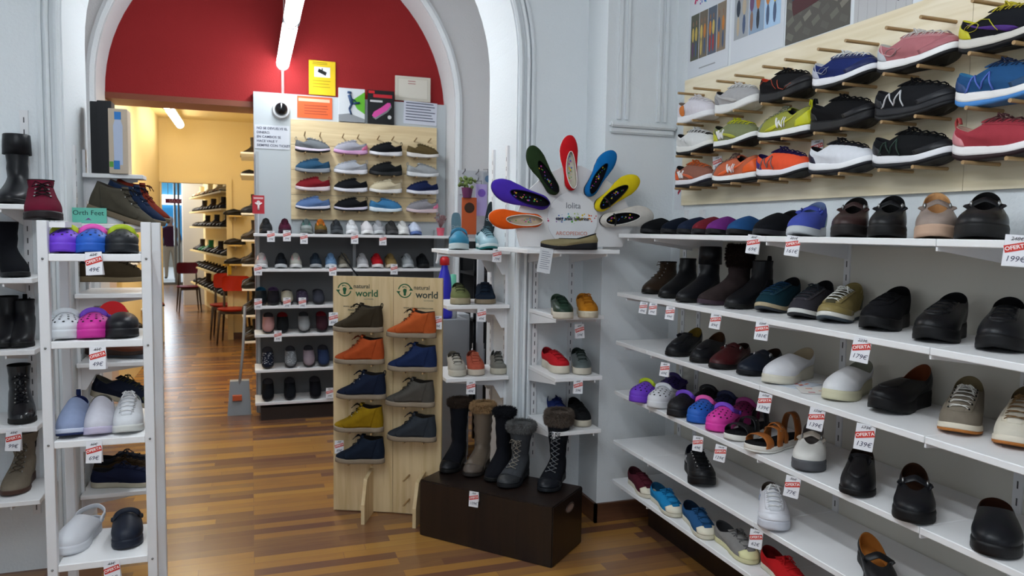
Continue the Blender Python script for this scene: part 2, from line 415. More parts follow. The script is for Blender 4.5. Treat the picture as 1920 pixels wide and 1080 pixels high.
def clog(label, up, strap=None, holes=True, out=None, group=None, strap_up=True, closed=False, name='clog', cat='clog', inner=None, kind='eva', rivet=None, backstrap=None, **k):
    P = dict(L=.27, W=.112, th=.032, tf=.030, ts=.008, hs=.004, tr=.30, tn=2.4, hb=.048, hm=.052, hi=.100, ht=.064, xb=.50, xa=.0, wt=.043, k1=.22, bulge=.009, flare=1.03, base=.97, pf=1.0)
    P.update(k); s = Shoe(name, label, cat, group, **P)
    s.sole(up if out is None else out, None, kind='eva', groove=True); s.upper(up, kind, inner or up, inner or up, thick=.004)
    if holes:
        mb = MB()
        for t in (.32, .45, .58, .71):
            for a in (-40, -20, 0, 20, 40):
                a_ = math.radians(a+(10 if int(t*100) % 2 else 0)); c = s.S(a_, t, .0006); x = (s.S(a_+.05, t, .0006)-c).normalized(); y = (s.S(a_, t+.02, .0006)-c).normalized()
                mb.add([c+x*math.cos(q*PI/5)*.0042+y*math.sin(q*PI/5)*.0042 for q in range(10)], [tuple(range(10))])
        s.part(mb, 'vent_holes', M('#0c0c10', 'plain', .9))
    if strap:
        a = math.radians(80); A = s.S(a, .92, .003); B = s.S(-a, .92, .003)
        if strap_up: mid_ = [V((P['L']*.03, .040, P['hi']-.012)), V((P['L']*.045, .022, P['hi']+.004)), V((P['L']*.05, 0, P['hi']+.009)), V((P['L']*.045, -.022, P['hi']+.004)), V((P['L']*.03, -.040, P['hi']-.012))]
        else: mid_ = [V((-P['L']*.38, .042, .075)), V((-P['L']*.50, 0, .085)), V((-P['L']*.38, -.042, .075))]
        st = s.ribbon('heel_strap', M(strap, 'eva'), [A]+mid_+[B], (0, 0, 1) if not strap_up else (-.35, 0, 1), .017, .004)
        mb = MB()
        for q in (A, B): mb.sphere(q+V((0, .003*(1 if q.y > 0 else -1), 0)), .009, 12, 6, (1, .5, 1))
        s.part(mb, 'rivet', M(rivet or strap, 'eva'), st)
    return s
def chukka(label, up, lace='#222222', sole='#8b7d6b', group=None, kind='suede', loop=None, name='ankle_boot', cat='ankle boot', n=3, lining='#2b2622', toe=None, eyelet=None, **k):
    P = dict(L=.285, W=.104, th=.026, tf=.024, ts=.003, hs=.001, tr=.26, tn=2.3, hb=.134, hm=.126, hi=.140, ht=.040, xb=.465, xa=.03, wt=.037, k1=.10, drop=.078, flare=1.05, base=.95)
    P.update(k); s = Shoe(name, label, cat, group, **P); s.sole(sole); s.upper(up, kind, lining)
    s.laces(lace, n=n, t0=.66, t1=.97, tongue=up, tk=kind, tup=1.04, eyelet=eyelet)
    for sg in (1, -1): s.patch('quarter', up, kind, lambda t: sg*(math.radians(30)+max(0, .6-t)*.9), lambda t: sg*math.radians(125), .02, .99, off=.002, na=16, nt=10)
    if toe: s.patch('toe_cap', toe, 'rubber', -math.radians(50), math.radians(50), .02, lambda q: .35-.1*abs(2*q-1)**2)
    if loop:
        c = s.S(PI, .97, .002); s.ribbon('pull_tab', M(loop, 'fabric'), [c+V((0, 0, -.01)), c+V((-.004, 0, .010)), c+V((.002, 0, .016)), c+V((.006, 0, .002))], (0, 1, 0), .012)
    return s
def boot(label, up, h=.26, sole='#151515', group=None, kind='leather', name='boot', cat='boot', fur=None, laced=None, zip_=None, r=.052, rtop=None, heelh=.034, fold=None, toe=None,
         eyelet='#8a8a8a', lining='#1a1a1a', quilt=None, elastic=None, loop=None, furn=520, L=.285, furh=.045, W=.100, **k):
    rt_ = rtop or r; xc = -.155*L/.29*1.0
    P = dict(L=L, W=W, th=heelh, tf=.018 if heelh > .03 else heelh*.8, ts=.008, hs=.002, tr=.27, tn=2.1, hb=.115, hm=.112, hi=.128, ht=.052, xb=.42, xa=.05, wt=.036, k1=.12, drop=.058, base=.95, flare=1.02)
    P.update(k); c0x = P['L']*(P['xa']+P['xb'])/2-P['L']/2; rx0 = (P['xb']-P['xa'])*P['L']/2
    sf = []; nsh = max(3, int((h-.12)/.022))
    for i in range(1, nsh+1):
        q = i/nsh; z = .125+(h-.125)*q; wob = (.0016*math.sin(i*2.1) if quilt is None else .006*(i % 2))
        rx = rx0+(rt_-rx0)*min(1, q*1.3)+wob; ry = P['wt']+(rt_*.92-P['wt'])*min(1, q*1.1)+wob
        sf.append((z, -.004*q, rx, ry))
    P['shaft'] = sf; s = Shoe(name, label, cat, group, **P)
    s.sole(sole, None, groove=True); s.upper(up, kind, lining, rows=10)
    cx = s.top(0).x*.5+s.top(PI).x*.5
    R = math.radians
    if toe: s.patch('toe_cap', toe, 'leather', -R(62), R(62), .02, lambda q: .42-.22*abs(2*q-1)**2, off=.002, na=20)
    # centre line of the shaft front
    def fr(z, a=0, off=.003):
        prev = None; zz = z
        if z <= P['hi']: return None
        best = min(range(len(sf)), key=lambda i: abs(sf[i][0]-z)); z1, xs, rx, ry = sf[best]
        if best+1 < len(sf) and z > z1: n_ = sf[best+1]; q = (z-z1)/(n_[0]-z1); xs, rx, ry = [sf[best][i]+(n_[i]-sf[best][i])*q for i in (1, 2, 3)]
        elif best > 0 and z < z1: n_ = sf[best-1]; q = (z1-z)/(z1-n_[0]); xs, rx, ry = [sf[best][i]+(n_[i]-sf[best][i])*q for i in (1, 2, 3)]
        return V((cx+xs+(rx+off)*math.cos(a), (ry+off)*math.sin(a), z))
    if laced:
        mb = MB(); ev = MB(); zs = []
        t0, t1 = .60, .95
        pr = [(lambda a, t=t: s.S(a, t, .004)) for t in (.58, .7, .82, .94)]+[(lambda a, z=z: fr(z, a, .004)) for z in [.145+i*.026 for i in range(int((h-(.03 if fur is None else .06)-.145)/.026)+1)]]
        aw = R(24)
        for A, B in zip(pr, pr[1:]):
            for sg in (1, -1):
                mid_ = (A(0)+B(0))/2+V((.004, 0, .001)); mb.tube([A(sg*aw), mid_, B(-sg*aw)], .0019, 5)
        for A in pr:
            for sg in (1, -1): ev.sphere(A(sg*aw), .0038, 8, 5)
        c = pr[-1](0)+V((.006, 0, 0))
        for sg in (1, -1): mb.tube([c, c+V((.012, sg*.02, .008)), c+V((.010, sg*.03, -.010)), c], .002, 5); mb.tube([c, c+V((.01, sg*.008, -.02)), c+V((.006, sg*.016, -.045))], .0018, 5)
        s.part(mb, 'laces', M(laced, 'fabric')); s.part(ev, 'eyelets', M(eyelet, 'metal'))
    if elastic:
        for sg in (1, -1): s.patch('elastic_panel', elastic, 'fabric', sg*R(72), sg*R(112), .45, 1.0, off=.0018, na=6)
    if zip_:
        mb = MB(); mb.tube([s.S(R(-95), .3, .003), s.S(R(-95), .7, .003)]+[fr(z, R(-95), .003) for z in (.15, .19, h-.03)], .0025, 6); s.part(mb, 'zip', M(zip_, 'metal'))
    if fold:
        T = s.ths(); mb = MB(); z1, xs, rx, ry = sf[-1]; G = []
        for (dz, e) in ((.0, -.003), (.003, .002), (0, .005), (-.03, .007), (-fold, .008), (-fold+.003, .004)):
            G.append([V((cx+xs+(rx+e)*math.cos(t), (ry+e)*math.sin(t), z1+dz)) for t in T])
        mb.grid(G, closed=True); s.part(mb, 'folded_cuff', M(up, kind))
    if fur: z1, xs, rx, ry = sf[-1]; s.fur(fur, z1-.012, rx, ry, cx+xs, furh, furn)
    if loop: c = fr(h-.002, PI, .001); s.ribbon('pull_tab', M(loop, 'fabric'), [c+V((0, 0, -.02)), c+V((-.005, 0, .01)), c+V((0, 0, .022)), c+V((.005, 0, .0))], (0, 1, 0), .016)
    return s
def loafer(label, up, sole='#141414', group=None, kind='leather', inner='#7a4a2a', name='shoe', cat='shoe', strap=None, apron=True, lace=None, maryjane=False, heelh=.034, strapk=None, n=4, buckle='#999999', **k):
    P = dict(L=.285, W=.098, th=heelh, tf=.018, ts=.009, hs=.006, tr=.27, tn=2.1, hb=.104, hm=.070, hi=.086, ht=.048, xb=.50, xa=.025, wt=.034, k1=.14, flare=1.03)
    if maryjane: P.update(xb=.66, hi=.064, hm=.056, ht=.046, k1=.07, hb=.078)
    if lace: P.update(xb=.45, hi=.104)
    P.update(k); s = Shoe(name, label, cat, group, **P); s.sole(sole, None, groove=True); s.upper(up, kind, inner)
    R = math.radians
    if apron and not maryjane: s.patch('apron', up, kind, -R(30), R(30), lambda q: .34+.12*abs(2*q-1)**2, .98, off=.0016, na=12)
    if lace: s.laces(lace, n=n, t0=.50, tongue=up, tk=kind, stay=up, sk=kind, r=.0018, bow=False, tup=1.02)
    if strap: s.strap(strap, kind=strapk or kind, ang=62 if maryjane else 40, t=.93 if not maryjane else .9, over=.004 if not maryjane else .016, w=.024, buckle=buckle)
    return s
def ballerina(label, up, inner='#101014', edge=None, sole='#1a1a1e', group=None, strap=None, name='ballerina_shoe', cat='shoe', splash=('#c8409c', '#3f9c4a', '#e8c020', '#4060c0'), **k):
    P = dict(L=.25, W=.088, th=.012, tf=.007, ts=.004, hs=.002, tr=.30, tn=2.2, hb=.050, hm=.030, hi=.034, ht=.030, xb=.70, xa=.03, wt=.024, k1=.06, base=.99, flare=1.0, bulge=.008, bend=.10)
    P.update(k); s = Shoe(name, label, cat, group, **P); s.sole(sole); s.upper(up, 'fabric', inner, inner, rows=9, thick=.002)
    T = s.ths(); mb = MB(); mb.tube([s.S(t, 1, 0)+V((0, 0, .001)) for t in T], .0019, 6, closed=True); s.part(mb, 'edging', M(edge or inner, 'fabric'))
    if splash:
        mb = MB(); rnd = random.Random(hash(label) % 999 if False else len(label)); mats = [M(c, 'print') for c in splash]; z = P['th']+.0065
        for k_ in range(22):
            x = rnd.uniform(-.36, .12)*P['L']; y = rnd.uniform(-.009, .009); r_ = rnd.uniform(.0012, .0034)
            mb.add([(x+r_*math.cos(q*PI/4)*1.3, y+r_*math.sin(q*PI/4), z+.0001*k_) for q in range(8)], [tuple(range(8))], mat=k_ % len(mats))
        s.part(mb, 'insole_print', mats)
    if strap:
        a = R_ = math.radians(118); A = s.S(a, .97, .002); B = s.S(-a, .97, .002); s.ribbon('strap', M(strap, 'leather'), [A, (A+B)/2+V((0, 0, .014)), B], (1, 0, 0), .008)
    return s
def slipper(label, up, sole='#2a2a2e', inner='#3a3a40', group=None, backless=True, kind='fabric', name='slipper', cat='slipper', open_toe=False, dots=None, **k):
    P = dict(L=.255, W=.092, th=.022, tf=.016, ts=.004, hs=.001, tr=.30, tn=2.3, hb=.030 if backless else .055, hm=.034 if backless else .05, hi=.072, ht=.052, xb=.50, xa=.0 if backless else .03, wt=.038, k1=.16, flare=1.01)
    P.update(k); s = Shoe(name, label, cat, group, **P); s.sole(sole); s.upper(up, kind, inner, inner)
    if dots:
        mb = MB(); rnd = random.Random(5)
        for i in range(60):
            a_ = math.radians(rnd.uniform(-60, 60)); t = rnd.uniform(.15, .9); c = s.S(a_, t, .001); x = (s.S(a_+.05, t, .001)-c).normalized(); y = (s.S(a_, t+.02, .001)-c).normalized()
            mb.add([c+x*math.cos(q*PI/3)*.003+y*math.sin(q*PI/3)*.003 for q in range(6)], [tuple(range(6))])
        s.part(mb, 'printed_dots', M(dots, 'print'))
    return s
def mule_sole(label, col, strap, group=None, name='slipper', cat='slipper', sole='#e8e8e8', foot='#17171a', W=.098, L=.27, th=.028, **k):
    """open footbed with bands: sandal or slide. strap = list of (u, height, width, colour, u_shift)"""
    s = Shoe(name, label, cat, group, L=L, W=W, th=th, tf=th*.75, ts=.008, hs=.004, **k); s.sole(sole, col if sole != col else None, split=.3)
    T = s.ths(48); mb = MB(); a = [V((s.foot(t, .97)[0], s.foot(t, .97)[1], s.z0(s.foot(t)[2])+s.zt(s.foot(t)[2])-.001)) for t in T]; b = [q+V((0, 0, .005)) for q in a]
    mb.grid([a, b], closed=True); mb.add(b, [tuple(range(48))]); s.part(mb, 'footbed', M(foot, 'suede'))
    for (u, h, w_, c, du) in strap:
        th_ = math.acos(2*u-1); x, y, _ = s.foot(th_, .98); x2, y2, _ = s.foot(-th_, .98); z = s.zt(u)+.003
        st = s.ribbon('strap', M(c, 'leather'), [(x, y, z-.008), (x, y*1.02, z+h*.35), (x+du*.5, y*.65, z+h*.85), (x+du*.5, (y+y2)/2, z+h), (x+du*.5, y2*.65, z+h*.85), (x2+du, y2*1.02, z+h*.35), (x2+du, y2, z-.008)], (1, 0, 0), w_, .003)
        if h > .045:
            q = MB(); q.sphere((x+du*.4, y*.72, z+h*.78), .007, 8, 5, (1, .5, .8)); s.part(q, 'buckle', M('#b0b0b0', 'metal'), st)
    return s
# ================================================================ the setting
def noded(name, fn, rough=.5):
    m = bpy.data.materials.new(name); m.use_nodes = True; nt = m.node_tree; fn(nt, nt.nodes, nt.links, nt.nodes['Principled BSDF']); nt.nodes['Principled BSDF'].inputs['Roughness'].default_value = rough
    return m
def f_floor(nt, N, Lk, b):
    tc = N.new('ShaderNodeTexCoord'); br = N.new('ShaderNodeTexBrick'); Lk.new(tc.outputs['Object'], br.inputs['Vector'])
    br.inputs['Scale'].default_value = 1; br.inputs['Brick Width'].default_value = .62; br.inputs['Row Height'].default_value = .066
    br.inputs['Mortar Size'].default_value = .0012; br.inputs['Mortar Smooth'].default_value = .3; br.offset = .37; br.offset_frequency = 3; br.squash = .8; br.squash_frequency = 4
    br.inputs['Color1'].default_value = (0, 0, 0, 1); br.inputs['Color2'].default_value = (1, 1, 1, 1); br.inputs['Mortar'].default_value = (.35, .35, .35, 1); br.inputs['Bias'].default_value = 0
    cr = N.new('ShaderNodeValToRGB'); e = cr.color_ramp.elements; e[0].position = 0; e[0].color = lin('#664436'); e[1].position = 1; e[1].color = lin('#b0864a')
    for p, c in ((.32, '#75503a'), (.48, '#88623e'), (.62, '#9c6e3a'), (.8, '#a97a3c')): x = cr.color_ramp.elements.new(p); x.color = lin(c)
    mp = N.new('ShaderNodeMapping'); mp.inputs['Scale'].default_value = (1.6, 38, 1); Lk.new(tc.outputs['Object'], mp.inputs['Vector'])
    n = N.new('ShaderNodeTexNoise'); n.inputs['Scale'].default_value = 3; n.inputs['Detail'].default_value = 6; n.inputs['Distortion'].default_value = .6; Lk.new(mp.outputs[0], n.inputs['Vector'])
    mx = N.new('ShaderNodeMixRGB'); mx.blend_type = 'MIX'; mx.inputs[0].default_value = .33; Lk.new(br.outputs['Color'], mx.inputs[1]); Lk.new(n.outputs['Fac'], mx.inputs[2])
    Lk.new(mx.outputs[0], cr.inputs[0]); Lk.new(cr.outputs[0], b.inputs['Base Color'])
FLOOR = noded('laminate', f_floor, .24)
def wood(c1, c2, scale=(1, 14, 14), rough=.5, nm='wood'):
    def f(nt, N, Lk, b):
        tc = N.new('ShaderNodeTexCoord'); mp = N.new('ShaderNodeMapping'); mp.inputs['Scale'].default_value = scale; Lk.new(tc.outputs['Object'], mp.inputs['Vector'])
        n = N.new('ShaderNodeTexNoise'); n.inputs['Scale'].default_value = 2.2; n.inputs['Detail'].default_value = 6; n.inputs['Distortion'].default_value = .8; Lk.new(mp.outputs[0], n.inputs['Vector'])
        cr = N.new('ShaderNodeValToRGB'); cr.color_ramp.elements[0].color = lin(c1); cr.color_ramp.elements[1].color = lin(c2); cr.color_ramp.elements[0].position = .32; cr.color_ramp.elements[1].position = .68
        Lk.new(n.outputs['Fac'], cr.inputs[0]); Lk.new(cr.outputs[0], b.inputs['Base Color'])
    return noded(nm, f, rough)
PINE_H = wood('#cfb68a', '#e6d2a8', (.9, .9, 12), .55, 'pale_pine'); PINE_V = wood('#c2a677', '#dcc49a', (10, 10, .8), .55, 'pale_pine_upright')
PINE_Y = wood('#e0d0ac', '#f2e6cc', (12, .9, 12), .55, 'pale_plywood')
WENGE = wood('#15100e', '#261a15', (14, 14, .6), .32, 'dark_stained_wood'); BASEB = wood('#4a2e20', '#6b4630', (1, 1, 10), .4, 'baseboard_wood')
WHITEW = M('#dbe0e3', 'wall'); SHELFM = M('#e9e9ea', 'paint', .42); WMETAL = M('#dcdcde', 'paint', .4)
YELW = M('#ecdaaa', 'wall'); REDW = M('#8e0c10', 'wall'); DARK = M('#17181b', 'plain'); GREYP = M('#b9c0c4', 'paint')
def st(mb, name, mat, **k): o = mb.build(name, mat, **k); o['kind'] = 'structure'; return o
def box(a, b): q = MB(); q.box(a, b); return q
# floor and ceilings
st(box((-2.0, -2.7, -.06), (2.2, 10.62, 0)), 'floor', FLOOR)
st(box((-1.9, -2.7, 3.75), (2.2, 4.12, 3.85)), 'ceiling', WHITEW)
# arch opening helper: polygon wall with an arched hole
def archwall(name, y0, y1, xl, xr, top, cx, R, spring, jl, jr, mat):
    P = [(xl, y0, 0), (jl, y0, 0), (jl, y0, spring)]
    a0 = math.acos(max(-1, (jl-cx)/R)) if abs(jl-cx) < R else PI; a1 = math.acos(min(1, (jr-cx)/R)) if abs(jr-cx) < R else 0
    for i in range(1, 40):
        a = a0+(a1-a0)*i/40; P.append((cx+R*math.cos(a), y0, spring+R*math.sin(a)))
    P += [(jr, y0, spring), (jr, y0, 0), (xr, y0, 0), (xr, y0, top), (xl, y0, top)]
    q = MB(); q.prism(P, (0, y1-y0, 0)); return st(q, name, mat)
AX, AR, ASP = .275, 1.015, 2.36
archwall('wall_arch', 3.65, 4.12, -1.9, 2.2, 3.75, AX, AR, ASP, AX-AR, AX+AR, WHITEW)
def archtrim(n, y, cx, R, spring, off, w, d):
    P = [(cx-R-off, y, 0.0)]+[(cx-R-off, y, spring)]+[(cx-(R+off)*math.cos(i*PI/36), y, spring+(R+off)*math.sin(i*PI/36)) for i in range(1, 36)]+[(cx+R+off, y, spring), (cx+R+off, y, 0.0)]
    G = []
    for i, p in enumerate(P):
        p = V(p); nx = V((-1, 0, 0)) if i < 2 else (V((1, 0, 0)) if i >= len(P)-2 else (p-V((cx, y, spring))).normalized())
        G.append([p-nx*w/2, p-nx*w/2+V((0, -d*.7, 0)), p+V((0, -d, 0)), p+nx*w/2+V((0, -d*.7, 0)), p+nx*w/2])
    q = MB(); q.grid(G, smooth=False); return st(q, 'trim_%d' % n, WHITEW)
archtrim(1, 3.65, AX, AR, ASP, .018, .022, .020); archtrim(2, 3.65, AX, AR, ASP, .055, .018, .030); archtrim(3, 3.65, AX, AR, ASP, .085, .022, .016)
archtrim(4, 6.05, .285, 1.31, 2.5, .035, .05, .03)
# pilaster in the corner with its panel and sill
q = MB(); q.box((1.68, 3.42, 0), (2.2, 3.66, 3.75)); st(q, 'wall_pilaster', WHITEW)
q = MB()
for (a, b_) in ((1.74, 1.758), (1.785, 1.80), (1.965, 1.98), (2.0, 2.018)): q.box((a, 3.408, 2.07), (b_, 3.421, 3.74))
st(q, 'trim_5', WHITEW)
q = MB(); q.box((1.695, 3.385, 2.03), (2.07, 3.421, 2.055)); q.box((1.70, 3.40, 2.0), (2.065, 3.421, 2.03)); st(q, 'trim_6', WHITEW, bevel=.006)
# right wall, left wall, shop window wall
st(box((2.075, -2.7, 0), (2.2, 3.43, 3.75)), 'wall_right', WHITEW)
st(box((-1.9, -2.7, 0), (-1.8, 3.65, 3.75)), 'wall_left', WHITEW)
q = MB(); q.box((-1.8, -2.7, 0), (2.075, -2.58, .45)); q.box((-1.8, -2.7, 2.75), (2.075, -2.58, 3.75)); q.box((-1.8, -2.7, .45), (-1.45, -2.58, 2.75)); q.box((1.65, -2.7, .45), (2.075, -2.58, 2.75))
st(q, 'wall_front', WHITEW)
q = MB()
for x in (-1.45, -.45, .6, 1.6): q.box((x, -2.68, .45), (x+.05, -2.6, 2.75))
q.box((-1.45, -2.68, .45), (1.65, -2.6, .5)); q.box((-1.45, -2.68, 2.7), (1.65, -2.6, 2.75)); st(q, 'window_1', M('#8a8d90', 'paint'))
# baseboards
q = MB(); q.box((1.665, 3.405, 0), (2.075, 3.42, .10)); q.box((1.665, 3.405, 0), (1.68, 3.65, .10)); q.box((1.375, 3.635, 0), (1.68, 3.65, .10)); st(q, 'baseboard_arch', BASEB)
st(box((2.06, -2.5, 0), (2.075, 3.42, .10)), 'baseboard_right', BASEB)
# middle room: wall with the arch over the red wall, vault ribs, side walls
archwall('wall_middle', 6.05, 6.41, -1.5, 2.1, 4.4, .285, 1.31, 2.5, -1.025, 1.595, M('#cfcfd0', 'wall'))
st(box((-1.5, 4.12, 0), (-1.4, 6.05, 4.4)), 'wall_middle_left', M('#cfcfd0', 'wall')); st(box((2.05, 4.12, 0), (2.1, 6.05, 4.4)), 'wall_middle_right', M('#cfcfd0', 'wall'))
q = MB(); G = []
for i in range(25):
    a = PI*i/24; G.append([(.31-1.72*math.cos(a), y, 2.75+1.2*math.sin(a)) for y in (4.12, 6.05)])
q.grid(G); st(q, 'ceiling_middle', M('#cfcfd0', 'wall'))
q = MB()
for (x, d) in ((1.93, 1),): q.box((x, 6.02, 0), (x+.025, 6.05, 2.6)); q.box((x+.04, 6.03, 0), (x+.055, 6.05, 2.6))
st(q, 'trim_7', M('#cfcfd0', 'wall'))
# red wall with the doorway
q = MB(); q.box((-1.5, 6.41, 2.50), (2.1, 6.75, 4.4)); q.box((.03, 6.41, 0), (2.1, 6.75, 2.50)); st(q, 'wall_red', REDW)
st(box((-1.5, 6.41, 0), (-1.03, 6.75, 2.50)), 'wall_red_jamb', M('#cdb8a8', 'wall'))
q = MB(); q.box((-1.05, 6.40, 2.455), (.06, 6.76, 2.50)); st(q, 'door_1', M('#7a3e26', 'paint'))
# yellow back room
st(box((-1.25, 6.75, 0), (-1.1, 10.6, 2.95)), 'wall_back_left', YELW); st(box((.08, 6.75, 0), (.2, 10.6, 2.95)), 'wall_back_right', YELW)
st(box((-1.25, 6.75, 2.88), (.2, 10.7, 2.98)), 'ceiling_back', YELW)
DX0, DX1, DZ = -1.085, -.30, 2.06  # opening built in place of the mirror on the door
q = MB(); q.box((DX1, 10.6, 0), (.2, 10.7, 2.95)); q.box((-1.25, 10.6, DZ), (DX1, 10.7, 2.95)); q.box((-1.25, 10.6, 0), (DX0, 10.7, DZ)); st(q, 'wall_back', YELW)
q = MB(); q.box((DX1, 10.57, 0), (DX1+.07, 10.6, DZ+.07)); q.box((-1.1, 10.57, DZ), (DX1, 10.6, DZ+.07)); q.box((DX0-.01, 10.58, 0), (DX0+.012, 10.6, DZ)); d2 = st(q, 'door_2', YELW)
q = MB(); q.box((DX1+.008, 10.545, .87), (DX1+.055, 10.572, 1.07)); q.cyl((DX1+.03, 10.55, 1.0), (DX1+.03, 10.50, 1.0), .008); q.cyl((DX1+.03, 10.50, 1.0), (DX1-.05, 10.50, 1.0), .008); h = q.build('door_handle', M('#c8a030', 'metal', .35), d2)
st(box((DX1+.07, 10.585, 0), (.08, 10.6, .09)), 'baseboard_back', BASEB)
# reflection in the mirror, built as a room (turned by 11 degrees), its floor, walls and the shop front at its far end
AA = math.radians(11); CA, SA = math.cos(AA), math.sin(AA)
def nx(s, d, z=0): # s = to the right of the room's axis, d = along it
    return V((s*CA-d*SA, s*SA+d*CA, z))
def nbox(q, s0, s1, d0, d1, z0, z1):
    q.obox(nx((s0+s1)/2, (d0+d1)/2, (z0+z1)/2), nx((s1-s0)/2, 0), nx(0, (d1-d0)/2), V((0, 0, (z1-z0)/2)))
q = MB(); q.prism([(-6, 10.62, 0), (1, 10.62, 0), nx(5, 21), nx(-4, 21)], (0, 0, -.05)); st(q, 'floor_mirrored', FLOOR)
q = MB(); nbox(q, 2.12, 2.25, 11.3, 15.4, 0, 3.6); nbox(q, 4.2, 4.4, 15.4, 21, 0, 3.6); st(q, 'wall_mirrored_right', YELW)
q = MB(); nbox(q, -1.6, -1.45, 10.9, 21, 0, 3.6); st(q, 'wall_mirrored_left', YELW)
q = MB(); nbox(q, -1.6, 4.4, 20.9, 21, 2.75, 3.6); nbox(q, 3.3, 4.4, 20.9, 21, 0, 2.75); nbox(q, -1.6, 1.0, 20.9, 21, 0, 2.75); nbox(q, 1.76, 2.3, 15.4, 15.55, 0, 3.6); st(q, 'wall_mirrored_end', M('#c4c6ca', 'wall'))
q = MB()
for i in range(5):
    nbox(q, -1.5, 4.2, 13+i*1.7, 13.25+i*1.7, 2.75-.0*i, 3.0)
nbox(q, -1.6, 4.4, 10.9, 21, 3.0, 3.1); st(q, 'ceiling_mirrored', M('#c9ccd2', 'wall'))
q = MB()
for s in (1.0, 2.18, 2.27, 3.25): nbox(q, s, s+.05, 20.9, 20.96, 0, 2.75)
nbox(q, 1.0, 3.3, 20.9, 20.96, 0, .06); st(q, 'door_3', M('#8b8f8c', 'metal', .4))
# reflected street, built beyond the far shop front
q = MB(); nbox(q, -5, 9, 21, 32, -.05, 0); st(q, 'ground_street', M('#c9cbc8', 'plain'))
q = MB(); nbox(q, -5, 9, 30, 30.3, 0, 4.5); fb = st(q, 'wall_street', M('#3f86a6', 'plain'))
q = MB(); nbox(q, -5, 9, 29.95, 30, 0, 1.0); nbox(q, 2.9, 4.6, 29.93, 29.98, 1.0, 1.85); tag(q.build('street_shopfront', M('#8d8a80', 'plain')), 'grey and cream lower front of the shop across the street', 'shopfront', kind='structure')
SL = bpy.data.lights.new('street_daylight', 'AREA'); SL.shape = 'RECTANGLE'; SL.size = 6; SL.size_y = 6; SL.energy = 420; SL.color = (.9, .95, 1)
so = bpy.data.objects.new('street_daylight', SL); SC.collection.objects.link(so); so.location = nx(2.5, 25.5, 6.5)
# ================================================================ lamps
def tube_light(label, y0, y1, x=.255, z=2.78, em=26, warm=False, grp=None):
    t = empty('ceiling_light', (x, (y0+y1)/2, z)); tag(t, label, 'light', grp); L2 = (y1-y0)/2
    q = MB(); q.box((-.045, -L2, .035), (.045, L2, .075)); q.build('housing', M('#d8d8d8', 'paint'), t, bevel=.006)
    q = MB(); G = []
    for y in (-L2+.03, L2-.03): G.append([V((.048*math.cos(a), y, .03-.052*math.sin(a))) for a in [PI*k/12 for k in range(13)]])
    G = [[V((0, -L2+.012, .02))]*13]+G+[[V((0, L2-.012, .02))]*13]
    q.grid(G); q.build('diffuser', M('#fff4dc' if warm else '#eef5fa', 'emit', em), t)
    q = MB()
    for y in (-L2, L2-.02): q.tube([(.05*math.cos(a), y+.01, .03-.055*math.sin(a)) for a in [PI*k/8 for k in range(9)]], .006, 6)
    q.build('end_clip', M('#9a9a9c', 'metal'), t)
    q = MB()
    for y in (-L2*.6, L2*.6): q.cyl((0, y, .07), (0, y, .6 if not warm else .13), .004, 8)
    q.build('suspension_wire', M('#c8c8c8', 'metal'), t)
    return t
EM = 38
tube_light('long white fluorescent tube light ending against the red wall', 5.02, 6.36, em=EM)
tube_light('white fluorescent tube light cut by the top edge of the picture', 3.62, 4.98, em=EM)
q = MB(); q.cyl((.255, 6.395, 2.50), (.255, 6.395, 2.80), .012, 10); tag(q.build('cable_conduit', M('#c88a8a', 'paint')), 'thin painted cable conduit below the tube light on the red wall', 'conduit')
for i, (x, y0) in enumerate(((.1, .75), (.1, -.9), (-.65, 1.0), (-.65, -.6))): tube_light('unseen white ceiling tube light over the front of the shop', y0, y0+1.35, x, 2.95, EM*.85, grp='tube lights over the front of the shop')  # left row added out of view to brighten the right wall
tube_light('warm ceiling tube light of the yellow back room', 8.75, 10.3, -.82, 2.74, 12, True)
bl = bpy.data.lights.new('mirrored_room_light', 'AREA'); bl.size = 1.5; bl.energy = 90; bl.color = (1, .95, .86); b_ = bpy.data.objects.new('mirrored_room_light', bl); SC.collection.objects.link(b_); b_.location = nx(.8, 15, 2.7)
bl = bpy.data.lights.new('yellow_room_light', 'AREA'); bl.size = .3; bl.size_y = 1.5; bl.shape = 'RECTANGLE'; bl.energy = 30; bl.color = (1, .95, .82); b_ = bpy.data.objects.new('yellow_room_light', bl); SC.collection.objects.link(b_); b_.location = (-.5, 7.6, 2.8)
